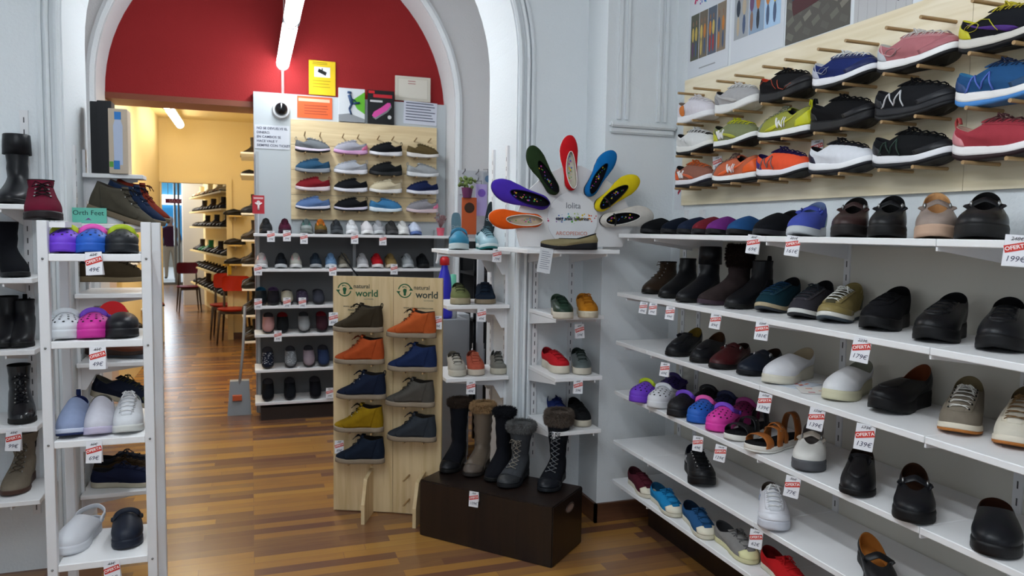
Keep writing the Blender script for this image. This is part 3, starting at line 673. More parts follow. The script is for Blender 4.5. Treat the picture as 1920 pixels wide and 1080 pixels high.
# ================================================================ shelving
def shelf(label, x0, x1, y0, y1, ztop, arms=(), axis='x', seams=(), th=.02, grp=None, name='wall_shelf', low=.06, cat='shelf'):
    """boards between (x0,y0) and (x1,y1); arms = positions of brackets; axis x: brackets run along x from wall x1 to front x0"""
    t = empty(name, ((x0+x1)/2, (y0+y1)/2, ztop)); tag(t, label, cat, grp); O = V(t.location)
    if axis == 'x':
        cuts = sorted([y0, y1]+list(seams))
        for a, b in zip(cuts, cuts[1:]): q = MB(); q.box(V((x0, a+.001, ztop-th))-O, V((x1, b-.001, ztop))-O); q.build('board', SHELFM, t, bevel=.002, seg=1)
        for y in arms:
            q = MB(); q.prism([V((x1, y-.003, ztop-th-.001))-O, V((x1, y-.003, ztop-th-low))-O, V((x0+.03, y-.003, ztop-th-.014))-O, V((x0+.005, y-.003, ztop-th-.012))-O, V((x0+.005, y-.003, ztop-th-.001))-O], (0, .006, 0)); q.build('bracket', WMETAL, t)
    elif axis == 'y':
        cuts = sorted([x0, x1]+list(seams))
        for a, b in zip(cuts, cuts[1:]): q = MB(); q.box(V((a+.001, y0, ztop-th))-O, V((b-.001, y1, ztop))-O); q.build('board', SHELFM, t, bevel=.002, seg=1)
        for x in arms:
            q = MB(); q.prism([V((x-.003, y1, ztop-th-.001))-O, V((x-.003, y1, ztop-th-low))-O, V((x-.003, y0+.03, ztop-th-.014))-O, V((x-.003, y0+.005, ztop-th-.012))-O, V((x-.003, y0+.005, ztop-th-.001))-O], (.006, 0, 0)); q.build('bracket', WMETAL, t)
    return t
def standard(label, p, w, z0, z1, face, grp, stepz=.05):
    """slotted upright; face = direction it looks"""
    t = empty('slotted_upright', (p[0], p[1], z0)); tag(t, label, 'upright', grp); f = V((face[0], face[1], 0)); s = V((-f.y, f.x, 0)); q = MB()
    q.obox(f*.006+V((0, 0, (z1-z0)/2)), s*w/2, f*.006, V((0, 0, (z1-z0)/2))); q.build('rail', WMETAL, t)
    q = MB(); z = .03
    while z < z1-z0-.03: q.obox(f*.0122+V((0, 0, z)), s*.0022, f*.0004, V((0, 0, .011))); z += stepz
    q.build('slots', M('#4a4a4c', 'plain'), t)
SZ = [1.498, 1.21, .97, .72, .47, .27]; ordn = ['top', 'second', 'third', 'fourth', 'fifth', 'lowest']
for i, z in enumerate(SZ):
    shelf('%s long white shelf on the right wall, %s' % (ordn[i], ['just below the wooden board', 'with the leather boots', 'with clogs and loafers', 'with the colourful clogs', 'with the white sneaker', 'with the canvas shoes'][i]),
          1.70, 2.062, -.6, 3.29, z, arms=(3.2, 2.95, 2.18, 1.49, .7, 0), seams=(2.98, 2.18, 1.49, .7))
for y, nm in ((3.27, 'at the pilaster end of the right wall'), (3.13, 'beside the end pair on the right wall'), (2.18, 'near the middle of the right wall'), (1.49, 'toward the right edge of the right wall')):
    standard('white slotted shelf upright '+nm, (2.075, y), .028, .12, 1.62, (-1, 0), 'slotted uprights on the right wall')
q = MB(); q.box((1.92, -.6, 0), (2.06, 3.30, .18)); tag(q.build('plinth', WENGE), 'dark brown plinth along the floor under the right wall shelves', 'plinth')
q = MB(); q.box((2.068, -.6, .18), (2.0745, 3.32, 1.47)); st(q, 'trim_8', M('#cdc9bf', 'paint', .7))  # wall panel; its darker tone holds the shade under the shelves
# small shelves on the sunflower wall
for z, nm in ((1.10, 'green and mustard sneakers'), (.80, 'red and grey sneakers'), (.535, 'blue and black sneakers')):
    shelf('small white shelf right of the arch carrying %s' % nm, 1.37, 1.625, 3.27, 3.635, z, arms=(1.375, 1.585), axis='y')
shelf('white shelf right of the arch holding the fan display', 1.19, 1.665, 3.20, 3.635, 1.42, arms=(1.36, 1.6), axis='y')
standard('white slotted upright beside the arch mouldings', (1.405, 3.65), .028, .3, 1.42, (0, -1), None, .045)
standard('white slotted upright behind the mustard sneaker shelf', (1.61, 3.65), .028, .3, 1.42, (0, -1), None, .045)
# shelves on the arch's right reveal
for z, nm in ((1.40, 'blue clog and silver sneaker'), (1.115, 'green and navy sneakers'), (.735, 'three canvas sneakers')):
    shelf('white bracket shelf in the arch with %s' % nm, .945, 1.285, 3.70, 4.06, z, arms=(), axis='x')
    for y in (3.76, 4.0):
        pass
q = MB()
for z in (1.40, 1.115, .735):
    t = [o for o in SC.objects if o.name.startswith('wall_shelf') and abs(o.location.z-z) < 1e-4 and abs(o.location.x-1.115) < .01][0]
    for y in (3.76, 4.0):
        q = MB(); O = V(t.location); q.prism([V((1.288, y, z-.021))-O, V((1.288, y, z-.13))-O, V((1.26, y, z-.13))-O, V((1.22, y, z-.06))-O, V((.97, y, z-.032))-O, V((.97, y, z-.021))-O], (0, .02, 0)); q.build('bracket', WMETAL, t)
for y, nm in ((3.77, 'front'), (4.01, 'back')): standard('%s white slotted upright on the bright right reveal of the arch' % nm, (1.29, y), .028, .35, 1.95, (-1, 0), 'uprights on the right reveal')
# shelves on the arch's left reveal
for z, nm in ((1.74, 'poster boxes'), (1.505, 'suede ankle boots'), (1.195, 'brown sneaker'), (.885, 'brown leather shoes'), (.60, 'tilted navy sneaker'), (.285, 'dark canvas sneakers')):
    x1 = -.44 if z < 1.7 else -.48
    t = shelf('white bracket shelf in the arch\'s left side with %s' % nm, -.735, x1, 3.72 if z < 1.7 else 3.95, 4.08, z, arms=(), axis='x'); O = V(t.location)
    for y in (3.78, 4.0) if z < 1.7 else (4.0,):
        q = MB(); q.prism([V((-.738, y, z-.021))-O, V((-.738, y, z-.13))-O, V((-.71, y, z-.13))-O, V((-.67, y, z-.06))-O, V((x1-.03, y, z-.032))-O, V((x1-.03, y, z-.021))-O], (0, .02, 0)); q.build('bracket', WMETAL, t)
for y, nm in ((3.79, 'front'), (4.01, 'back')): standard('%s white slotted upright on the bright left reveal of the arch' % nm, (-.74, y), .028, .2, 1.85, (1, 0), 'uprights on the left reveal')
# shelves on the wall left of the arch
for z, nm in ((1.575, 'a tall black boot'), (1.29, 'a black winter boot'), (1.01, 'black ankle boots'), (.705, 'a black laced boot'), (.41, 'a beige laced boot')):
    shelf('white shelf on the wall left of the arch with %s' % nm, -1.75, -.80, 3.34, 3.635, z, arms=(-.9, -1.3), axis='y')
standard('white slotted upright on the wall at far left', (-.885, 3.65), .03, .25, 1.97, (0, -1), None)
# white free-standing rack at left
t = empty('display_rack', (-.48, 2.9, 0)); tag(t, 'narrow white free-standing rack holding bright clogs at left', 'rack'); O = V(t.location)
X0, X1, Y0, Y1 = -.645, -.315, 2.75, 3.06
for x in (X0, X1-.03):
    for y in (Y0, Y1-.03): q = MB(); q.box(V((x, y, 0))-O, V((x+.03, y+.03, 1.512))-O); q.build('post', WMETAL, t, bevel=.002, seg=1)
for z in (1.405, 1.12, .79, .372, .10): q = MB(); q.box(V((X0+.03, Y0+.004, z-.024))-O, V((X1-.03, Y1-.004, z))-O); q.build('board', SHELFM, t, bevel=.002, seg=1)
q = MB(); q.box(V((X0, Y0+.03, 1.49))-O, V((X0+.075, Y1-.03, 1.508))-O); q.build('top_board', SHELFM, t)
q = MB()
for x in (X0+.015, X1-.015):
    for z in (1.39, 1.10, .78, .36): q.sphere(V((x, Y0-.001, z))-O, .004, 8, 5)
q.build('screws', M('#8a8a8a', 'metal'), t)
# dark wooden box bench
FRp, FLp, BRp = V((1.255, 2.985, 0)), V((.77, 3.525, 0)), V((1.50, 3.205, 0))
u = (FLp-FRp); v_ = (BRp-FRp); t = empty('display_bench', FRp+u/2+v_/2); tag(t, 'dark brown wooden box bench carrying fur-trimmed boots', 'bench')
q = MB(); q.obox((0, 0, .14), u/2, v_/2, (0, 0, .14)); q.build('box', WENGE, t, bevel=.005)
q = MB(); cc = v_*.05-u/2*1.003
G = [[cc+v_.normalized()*math.cos(a)*.042*r_+V((0, 0, .222+math.sin(a)*.019*r_))-u.normalized()*(.0006) for a in [2*PI*k/24 for k in range(24)]] for r_ in (.01, .55)]; q.grid(G, closed=True)
q.build('handle_hole', M('#9d8577', 'plain'), t)
q = MB(); q.tube([cc+v_.normalized()*math.cos(a)*.044+V((0, 0, .222+math.sin(a)*.020)) for a in [2*PI*k/24 for k in range(24)]], .003, 6, closed=True); q.build('handle_rim', M('#3a2a24', 'lacquer'), t)
q = MB(); G = [[cc+v_.normalized()*math.cos(a)*.042*r_+V((0, 0, .222+math.sin(a)*.019*r_))-u.normalized()*.0002 for a in [2*PI*k/24 for k in range(24)]] for r_ in (.5, 1)]; q.grid(G, closed=True); q.build('handle_panel', M('#8c7468', 'plain'), t)
BENCH = (FRp, u, v_)
# ================================================================ pegboard on the right wall
t = empty('peg_board', (2.06, 1.9, 1.65)); tag(t, 'large pale wooden peg board of athletic shoes on the right wall', 'peg board'); O = V(t.location)
PB = (1.645, 2.265)
for (a, b) in ((-.2, .75), (.75, 1.72), (1.72, 3.31)):
    q = MB(); q.box(V((2.058, a+.0008, PB[0]))-O, V((2.0738, b-.0008, PB[1]))-O); q.build('panel', PINE_Y, t)
ROWS = [2.027, 1.876, 1.723]; COLS = [3.07, 2.76, 2.45, 2.145, 1.842, 1.54, 1.235]
def peg(O, y, z, par): q = MB(); q.cyl(V((2.06, y, z))-O, V((1.915, y, z))-O, .006, 10); q.build('peg', M('#a5855a', 'plain'), par)
for z in ROWS:
    for y in COLS:
        for d in (.065, -.065): peg(O, y+d, z-.0065, t)
for y in COLS[:-1]:
    for d in (.065, -.065): peg(O, y+d, 2.165, t)
# ================================================================ grey shelving wall against the red wall
t = empty('shelving_unit', (.78, 6.2, 0)); tag(t, 'grey shelving unit of small shoes in front of the red wall', 'shelving unit'); O = V(t.location)
q = MB(); q.box(V((.03, 6.33, .0))-O, V((1.592, 6.40, 2.57))-O); q.build('back_panel', GREYP, t)
q = MB(); q.box(V((.035, 6.32, .0))-O, V((1.50, 6.33, 1.44))-O); q.build('shaded_lower_back', M('#5c5e60', 'paint'), t)  # dark sheet painted for the shadow behind the boards
for x in (.04, .80, 1.49): q = MB(); q.box(V((x, 6.30, .0))-O, V((x+.025, 6.32, 2.1 if x < .1 else 1.5))-O); q.build('upright', M('#a9adb0', 'paint'), t)
for z in (1.455, 1.185, .90, .68, .405, .15):
    q = MB(); q.box(V((.02, 6.0, z-.022))-O, V((1.53 if z < 1.4 else 1.60, 6.30, z))-O); q.build('board', SHELFM, t, bevel=.002, seg=1)
q = MB(); q.box(V((.06, 6.04, 0))-O, V((1.5, 6.3, .10))-O); q.build('base', M('#2a1c16', 'paint'), t)
t2 = empty('peg_board', (.9, 6.30, 1.57)); tag(t2, 'small pine peg board of knitted sneakers on the grey unit', 'peg board'); O = V(t2.location)
for z in (0, .2, .4, .6): q = MB(); q.box((-.59, 0, z+.001), (.605, .028, z+.198)); q.build('plank', PINE_H, t2)
GROWS = [2.105, 1.945, 1.80, 1.645]; GCOLS = [.475, .775, 1.06, 1.37]
for z in GROWS:
    for x in GCOLS:
        for d in (-.06, .06): q = MB(); q.cyl(V((x+d, 6.30, z-.006))-O, V((x+d, 6.17, z-.006))-O, .005, 8); q.build('peg', M('#a5855a', 'plain'), t2)
for x in GCOLS:
    for d in (-.06, .06): q = MB(); q.cyl(V((x+d, 6.30, 2.245))-O, V((x+d, 6.19, 2.262))-O, .005, 8); q.build('peg', M('#a5855a', 'plain'), t2)
# ================================================================ pine floor display for the ankle boots
PA, PBm, PC = V((.402, 3.975, 0)), V((.695, 3.845, 0)), V((.925, 3.715, 0))
t = empty('floor_display', PBm); tag(t, 'upright pale pine floor display with suede ankle boots on pegs', 'display'); O = V(t.location)
NAVYG = M('#1f5a38', 'print'); DGR = M('#2e3a34', 'print')
for (a, b, side_) in ((PA, PBm, 0), (PBm, PC, 1)):
    e = (b-a).normalized(); n = V((e.y, -e.x, 0)); w_ = (b-a).length; c = (a+b)/2
    q = MB(); q.obox(c-O-n*.009+V((0, 0, .63)), e*(w_/2-.001), n*.009, V((0, 0, .625))); pnl = q.build('panel', PINE_V, t)
    f0 = a+e*w_*.62 if not side_ else a+e*w_*.62
    q = MB(); q.prism([f0-O, f0-O+n*.17, f0-O+n*.17+V((0, 0, .10)), f0-O+n*.12+V((0, 0, .22)), f0-O+V((0, 0, .24))], e*.018); q.build('foot', PINE_V, t)
    def tw_(body, size, x, z, mat, **k):
        text(body, size, mat, frame(e, (0, 0, 1), a-O+e*x+n*.0012+V((0, 0, z))), 'lettering', t, **k)
    tw_('natural', .031, .153, 1.203, DGR, bold=.0002); tw_('world', .050, .181, 1.166, NAVYG if not side_ else DGR, bold=.0008)
    tw_('www.naturalworldeco.com', .0145, .135, 1.098 , DGR)
    if not side_: tw_('MADE IN SPAIN', .0145, .13, 1.078, DGR)
    tw_('eco friendly', .011, .19, 1.138, M('#8a8a78', 'print'))
    lc = a-O+e*.062+n*.001+V((0, 0, 1.185)); q = MB()
    def pt(ang, r): return lc+e*math.cos(ang)*r+V((0, 0, math.sin(ang)*r))
    for (a0, a1) in ((12, 168), (192, 348)):
        for k in range(18):
            A = math.radians(a0+(a1-a0)*k/18); B = math.radians(a0+(a1-a0)*(k+1)/18); q.add([pt(A, .031), pt(B, .031), pt(B, .037), pt(A, .037)], [(0, 1, 2, 3)])
    for s_ in (1, -1):
        cN = lc+e*.034*s_+V((0, 0, .002*s_)); q.add([cN+e*.012, cN-e*.012, cN+V((0, 0, .014*s_))], [(0, 1, 2)])
    FT = [(0, -.024), (.006, -.022), (.007, -.01), (.011, .004), (.009, .011), (0, .014), (-.007, .012), (-.010, .003), (-.006, -.010), (-.006, -.021)]
    q.add([lc+e*x_+V((0, 0, z_-.002)) for x_, z_ in FT], [tuple(range(10))])
    for i_, (x_, z_, r_) in enumerate(((-.010, .020, .0034), (-.004, .0215, .0026), (.001, .021, .0022), (.0055, .019, .002), (.009, .016, .0017))):
        q.add([lc+e*(x_+r_*math.cos(k*PI/5))+V((0, 0, z_+r_*math.sin(k*PI/5)*1.2)) for k in range(10)], [tuple(range(10))])
    q.build('foot_emblem', NAVYG, t)
    zs = (.975, .81, .628, .455, .29) if not side_ else (.955, .782, .60, .42)
    for z in list(zs)+([.12] if not side_ else [.22, .09]):
        for x in ((.35, .72)):
            if z < .13 and not side_: continue
            q = MB(); P0 = a-O+e*w_*x+V((0, 0, z-.006)); q.cyl(P0-n*.001, P0+n*.10, .005, 8); q.build('peg', M('#a5855a', 'plain'), t)
DISP = (PA, PBm, PC)
# ================================================================ putting shoes in place
def put(s, toe, hx, z, hint=200, X=None, Y=None, span=75, tilt=0, dz=0):
    """toe = where the toe tip meets the shelf (as seen), hx = where the heel is seen; finds the heading"""
    L = s.p['L']
    T = on(toe[0], toe[1], 2, z) if X is None and Y is None else (on(toe[0], toe[1], 0, X) if X is not None else on(toe[0], toe[1], 1, Y))
    T.z = z; best = None
    for i in range(-span, span+1, 1):
        a = math.radians(hint+i); H = T-V((math.cos(a), math.sin(a), 0))*L; e = abs(proj(H)[0]-hx)+abs(i)*.05
        if best is None or e < best[0]: best = (e, a)
    a = best[1]; over = T.x-math.cos(a)*L+.32*s.p['W']*abs(math.sin(a))-2.058
    if over > 0 and T.x > 1.5: T.x -= over
    s.place(T-V((math.cos(a), math.sin(a), 0))*L/2+V((0, 0, dz)), math.degrees(a), tilt); return s
K = '#131315'
# ---------------------------------------------------------------- right wall peg board
GP = 'athletic shoes on the large peg board'
def pb(s, c, r, toe_left=False): s.place(V((1.982, COLS[c], ROWS[r])), 90 if toe_left else 270)
mb_ = dict(th=.042, tf=.031, ts=.022, hs=.020, L=.30, hi=.114, hb=.108, hm=.082, ht=.056)
pb(sneaker('white sneaker with an orange disc on its side on the large peg board', '#d9d4da', '#e8e8ea', lace='#e6e2e6', group=GP, lining='#8a7a70', marks=[('disc', '#d0742c', dict(size=.05, t=.4, ang=112))], **{**mb_, 'th': .034, 'tf': .026, 'ts': .010, 'hs': .004}), 0, 0)
pb(sneaker('light grey sneaker with white sole in the top row of the large peg board', '#aaa8a8', '#e4e3e0', lace='#e8e8e8', heel='#8f8d8f', stripe='#bcbab8', group=GP, **mb_), 1, 0)
pb(sneaker('black sneaker with orange piping in the top row of the large peg board', '#1b1a1c', '#19191b', lace='#161618', group=GP, lining='#d0402a', marks=[('curve', '#a8442c', dict(size=.06, t=.5, ang=105)), ('swoosh', '#a8442c', dict(size=.045, t=.3, ang=70))], mud='#232225', **mb_), 2, 0)
pb(sneaker('navy rocker sneaker with white sole in the top row of the large peg board', '#232f66', '#e9e9ee', K, lace='#e6e6e6', heel='#b9bccb', stay='#1c2654', mud='#1c2654', group=GP, lining='#cfd0d6', marks=[('O', '#7f8796', dict(size=.03, t=.5, ang=105)), ('swoosh', '#c9ccd6', dict(size=.04, t=.8, ang=100))], **mb_), 3, 0)
pb(sneaker('dusty pink rocker sneaker with white sole on the large peg board', '#b06f74', '#efeeee', K, lace='#d8d4d0', heel='#b8bdc4', stay='#b97c80', mud='#a9686e', group=GP, lining='#c9c4bd', marks=[('O', '#98888a', dict(size=.03, t=.5, ang=105)), ('swoosh', '#d8a8aa', dict(size=.045, t=.8, ang=96))], **mb_), 4, 0)
pb(sneaker('purple, black and yellow rocker sneaker at the top right of the large peg board', '#1a1b20', '#d4d0c8', K, lace='#c7b738', tongue='#26221a', heel='#c9c32a', stripe='#4a2a7a', group=GP, lining='#d8d030', marks=[('O', '#b8ac38', dict(size=.03, t=.6, ang=112)), ('curve', '#c9c32a', dict(size=.055, t=.55, ang=92))], **mb_), 5, 0)
pb(sneaker('small white walking sneaker with black outsole, left of the yellow and grey pair', '#dcdcda', '#e6e4e0', K, lace='#e8e8e8', group=GP, tongue='#3a3a3a', marks=[('curve', '#b8b8b8', {})], **mb_), 0, 1)
pb(sneaker('yellow and grey sneaker pointing right on the large peg board', '#7f8460', '#ececea', K, lace='#cfd02e', heel='#c3c42e', stripe='#b3b53a', group=GP, lining='#2a2a22', marks=[('W', '#ececec', dict(size=.045, t=.5, ang=100))], **{**mb_, 'th': .036, 'hs': .006}), 1, 1)
pb(sneaker('yellow sneaker with grey toe and heel loop, pointing left, on the large peg board', '#9a9c46', '#eeeeec', K, lace='#7e8270', heel='#c9ca2a', stripe='#c0c030', toe='#85887a', group=GP, lining='#2c2c3a', loop='#c9ca2a', marks=[('W', '#ececec', dict(size=.045, t=.5, ang=80, side=1))], **{**mb_, 'th': .036, 'hs': .006}), 2, 1, True)
pb(sneaker('all black mesh sneaker in the middle row of the large peg board', '#151517', '#1a1a1c', lace='#111113', group=GP, mud='#1b1b1e', loop='#151517', heel='#1c1c1f', **mb_), 3, 1)
pb(sneaker('all black sneaker with a big white letter M on its side', '#1c1d20', '#242529', '#1a1a1c', lace='#121214', group=GP, heel='#26272b', mud='#232428', marks=[('M', '#d8d8da', dict(size=.052, t=.5, ang=96))], **mb_), 4, 1)
pb(sneaker('blue sneaker with pale blue sole and letter M on the large peg board', '#27517f', '#eceae8', '#4a86c8', lace='#26304a', group=GP, heel='#2f4a78', mud='#2a4a6e', lining='#4a98cc', marks=[('M', '#5c74c8', dict(size=.052, t=.5, ang=96))], **mb_), 5, 1)
pb(sneaker('orange and grey sneaker, leftmost in the bottom row of the large peg board', '#8f5f50', '#e8e6ea', '#20202a', lace='#e06a30', heel='#e8602a', stripe='#e0653a', group=GP, marks=[('W', '#f0ecec', dict(size=.042, t=.5, ang=100))], **{**mb_, 'th': .036, 'hs': .006}), 0, 2)
pb(sneaker('orange sneaker with grey toe, pointing left, on the large peg board', '#c4684a', '#eeeeec', K, lace='#6a5854', heel='#f0642a', stripe='#ee6836', toe='#7c706c', group=GP, marks=[('W', '#f4f0f0', dict(size=.042, t=.5, ang=80, side=1))], **{**mb_, 'th': .036, 'hs': .006}), 1, 2, True)
pb(sneaker('bright orange sneaker with purple trim and a letter M on its side', '#ee5a38', '#ecebf0', K, lace='#2a2050', tongue='#2a2050', heel='#3c2c78', group=GP, lining='#2a2050', marks=[('M', '#8a6a68', dict(size=.052, t=.55, ang=96))], **mb_), 2, 2)
pb(sneaker('white rocker sneaker with black laces and heel on the large peg board', '#e2e4ea', '#f0f0f2', '#1a1a20', lace='#1e1e22', heel='#23263a', group=GP, lining='#1e1e22', tongue='#2a2a30', **mb_), 3, 2)
pb(sneaker('black running sneaker with white wedge sole and dark letter M', '#17181a', '#e6e6ea', '#1c1c20', lace='#101012', heel='#2a2b2f', mud='#1e1f22', group=GP, marks=[('M', '#2e4038', dict(size=.052, t=.55, ang=96))], **mb_), 4, 2)
pb(sneaker('dark red rocker sneaker with pink heel at the lower right of the large peg board', '#a03a44', '#ece8e8', '#2a1a1e', lace='#5a3a3c', heel='#d08a90', stay='#98343e', group=GP, lining='#c9a090', loop='#b8504e', **mb_), 5, 2)
pb(sneaker('dark grey sneaker beyond the right edge of the large peg board', '#333438', '#dddddd', K, group=GP, **mb_), 6, 2)
# ---------------------------------------------------------------- right wall, top shelf
z = SZ[0]; sl = dict(kind='suede', apron=False, heelh=.024, hi=.078, hb=.066, hm=.052, L=.255, xb=.52)
for i, (tx, hx, c, inn, lab) in enumerate([
    (1207, 1272, '#101114', '#18181a', 'flat black slip-on shoe, first from the left on the top right-wall shelf'),
    (1246, 1312, '#101622', '#161a2a', 'flat black and navy slip-on shoe, second from the left on the top right-wall shelf'),
    (1276, 1348, '#1a2338', '#222c44', 'navy slip-on shoe, third on the top right-wall shelf'),
    (1306, 1368, '#6a1f28', '#121214', 'black and red slip-on shoe on the top right-wall shelf'),
    (1334, 1392, '#6a2a74', '#7a1c24', 'purple slip-on shoe with dark toe on the top right-wall shelf'),
    (1374, 1432, '#224a78', '#2a2040', 'blue slip-on shoe with dark toe on the top right-wall shelf')]):
    put(loafer(lab, c, K, 'slip-on shoes on the top shelf', inner=inn, **sl), (tx, 440), hx, z, 200, X=1.745)
put(loafer('tall-backed black suede shoe beside the slip-ons on the top right-wall shelf', '#121317', '#242428', inner='#101012', kind='suede', apron=False, hb=.10, hi=.088, hm=.07, L=.27), (1424, 440), 1488, z, 205, X=1.745)
S_ = sneaker('periwinkle blue shoe with instep strap and white sole on the top right-wall shelf', '#4450a0', '#b9bdc0', lace='#4450a0', slip=True, heel='#8fa4b4', lining='#5a6a90', name='mary_jane_shoe', cat='shoe', xb=.55, hi=.085, hm=.095, hb=.125, L=.26); S_.strap('#3c4898', 'fabric', ang=62, t=.9, over=.012, w=.022, buckle='#5a66a8'); put(S_, (1496, 440), 1535, z, 225, X=1.745)
S_ = loafer('dark brown leather strap shoe facing forward on the top right-wall shelf', '#33211f', '#1b1717', inner='#0e0c0c', maryjane=True, strap='#33211f', heelh=.044, hi=.076, hm=.104, hb=.134, ht=.056, th=.046, tf=.034, xb=.62, L=.27, W=.108, name='mary_jane_shoe'); put(S_, (1588, 440), 1606, z, 225, X=1.745)
S_ = loafer('black leather strap shoe facing forward, left of the beige one', '#141416', '#101011', inner='#0c0c0d', maryjane=True, strap='#141416', heelh=.044, hi=.076, hm=.104, hb=.134, ht=.056, th=.046, tf=.034, xb=.62, L=.27, W=.104, name='mary_jane_shoe'); put(S_, (1660, 440), 1672, z, 225, X=1.745)
S_ = loafer('beige grey strap shoe with tan insole on the top right-wall shelf', '#8f7f76', '#b59680', inner='#b98a5c', maryjane=True, strap='#7f7068', hi=.072, hm=.10, hb=.136, ht=.056, th=.042, tf=.032, xb=.62, L=.27, W=.106, name='mary_jane_shoe'); put(S_, (1758, 440), 1752, z, 225, X=1.745)
S_ = loafer('large black strap shoe facing forward at the right end of the top shelf', '#151416', '#111112', inner='#0c0c0d', maryjane=True, strap='#141416', hi=.078, hm=.10, hb=.132, ht=.058, th=.046, tf=.036, xb=.62, L=.28, W=.122, name='mary_jane_shoe'); put(S_, (1840, 440), 1845, z, 225, X=1.745)
# ---------------------------------------------------------------- second shelf
z = SZ[1]
put(boot('brown laced leather ankle boot at the left end of the second right-wall shelf', '#33261c', h=.15, laced='#4a3a2c', L=.27, sole='#17120f', r=.045), (1212, 552), 1262, z, 190)
put(boot('black leather ankle boot behind the brown laced boot on the second shelf', '#141518', h=.175, L=.262, r=.041, W=.092), (1242, 560), 1300, z, 192)
put(boot('tall black boot with folded furry cuff on the second right-wall shelf', '#15161a', h=.235, L=.268, fold=.075, r=.043, rtop=.046, W=.092), (1274, 568), 1344, z, 192)
put(boot('brown suede boot with dark fur cuff on the second right-wall shelf', '#332a2a', h=.215, L=.268, W=.094, fur='#241b18', kind='suede', r=.044, rtop=.046, furn=1300, furh=.085, sole='#3a2c36'), (1312, 572), 1405, z, 192)
put(boot('plain black ankle boot with pull loop on the second right-wall shelf', '#121317', h=.185, L=.275, W=.094, elastic='#1c1c20', loop='#101012', r=.043, heelh=.042), (1366, 580), 1443, z, 195)
dr = dict(L=.27, hi=.106, hb=.126, hm=.094, wt=.036, ht=.056, tr=.26, W=.104)
put(sneaker('teal suede sneaker with beige sole on the second right-wall shelf', '#16343f', '#a9997c', '#30343a', lace='#1c3a5a', stay='#173848', kind='suede', lining='#16161a', toe=None, bow=False, ts=.02, **dr), (1430, 588), 1490, z, 205)
put(sneaker('charcoal suede sneaker with white sole on the second right-wall shelf', '#36343a', '#c9c8c4', '#1c1c20', lace='#2c3238', stay='#3a383e', kind='suede', lining='#141416', ts=.018, **dr), (1495, 600), 1550, z, 208)
put(sneaker('olive sneaker with white laces and grey toe bumper on the second shelf', '#837448', '#cfccc4', '#39424a', lace='#e8e8e2', stay='#8a7a4e', heel='#4a4a38', mud='#8a7a4c', kind='suede', lining='#8a7a4c', tongue='#4a4634', ts=.02, **dr), (1570, 607), 1618, z, 212)
ll = dict(lace='#17181b', heelh=.042, hi=.106, hb=.128, hm=.102, wt=.036, ht=.056, W=.112, th=.044, tf=.034, ts=.018, L=.275)
put(loafer('black nubuck laced shoe, first of three at the right of the second shelf', '#17171a', '#101012', inner='#0e0e10', kind='suede', **ll), (1645, 622), 1698, z, 212)
put(loafer('black laced leather shoe with a red tab at its tongue', '#131316', '#0f0f11', inner='#121214', **ll), (1742, 645), 1792, z, 215)
put(loafer('black laced leather shoe at the right end of the second right-wall shelf', '#141519', '#0f0f11', inner='#0f0f11', **ll), (1872, 664), 1890, z, 218)
# ---------------------------------------------------------------- third shelf
z = SZ[2]
put(loafer('black strap shoe at the left end of the third right-wall shelf', '#14161a', K, inner='#7a6428', strap='#14161a', buckle=None, L=.27), (1258, 670), 1308, z, 200)
put(loafer('black slip-on leather shoe beside the burgundy shoe on the third shelf', '#17181c', K, inner='#4a3220', L=.27), (1306, 682), 1350, z, 200)
put(loafer('burgundy leather strap shoe on the third right-wall shelf', '#3f1619', '#141012', inner='#2a1a14', maryjane=True, strap='#3f1619', L=.28, W=.104, hi=.08, hm=.066, xb=.58, name='mary_jane_shoe'), (1342, 694), 1398, z, 200)
put(loafer('navy leather shoe with strap and small metal clip on the third shelf', '#161d2a', '#101218', inner='#3a2a20', maryjane=True, strap='#161a24', L=.28, W=.104, hi=.078, xb=.60, buckle='#d0d0d0', name='mary_jane_shoe'), (1394, 706), 1458, z, 202)
put(loafer('white slip-on clog with wedge sole left of the leaflets', '#d6d6da', '#cdc8b8', inner='#b8a88c', apron=False, hi=.100, hb=.108, hm=.074, wt=.040, ht=.06, th=.05, tf=.03, L=.285, W=.108, name='clog', cat='clog'), (1442, 722), 1516, z, 208)
put(loafer('white slip-on clog with yellowish toe sole right of the leaflets', '#d8d8da', '#c9c4a6', inner='#8a8a7c', apron=False, hi=.100, hb=.106, hm=.074, wt=.040, ht=.06, th=.05, tf=.032, L=.285, W=.106, name='clog', cat='clog'), (1560, 754), 1622, z, 212)
put(loafer('large black leather loafer with brown lining on the third right-wall shelf', '#101013', '#0e0e10', inner='#6e3a22', hi=.096, hb=.125, hm=.086, th=.05, tf=.036, ts=.022, L=.295, W=.108, ht=.058), (1645, 778), 1735, z, 195)
put(sneaker('taupe suede sneaker with white laces and orange toe sole on the third shelf', '#7a7164', '#d6cdbb', '#a8682c', lace='#dedcd6', stay='#7d7466', kind='suede', lining='#7a6c50', eyelet='#222222', **dr), (1795, 820), 1816, z, 222)
put(sneaker('cream knit sneaker with brown laces at the right edge of the third shelf', '#cfc8b8', '#d8cfbe', '#a5642a', lace='#7a5c3c', stay='#cbc2ae', lining='#5a4a34', **dr), (1900, 846), 1928, z, 222)
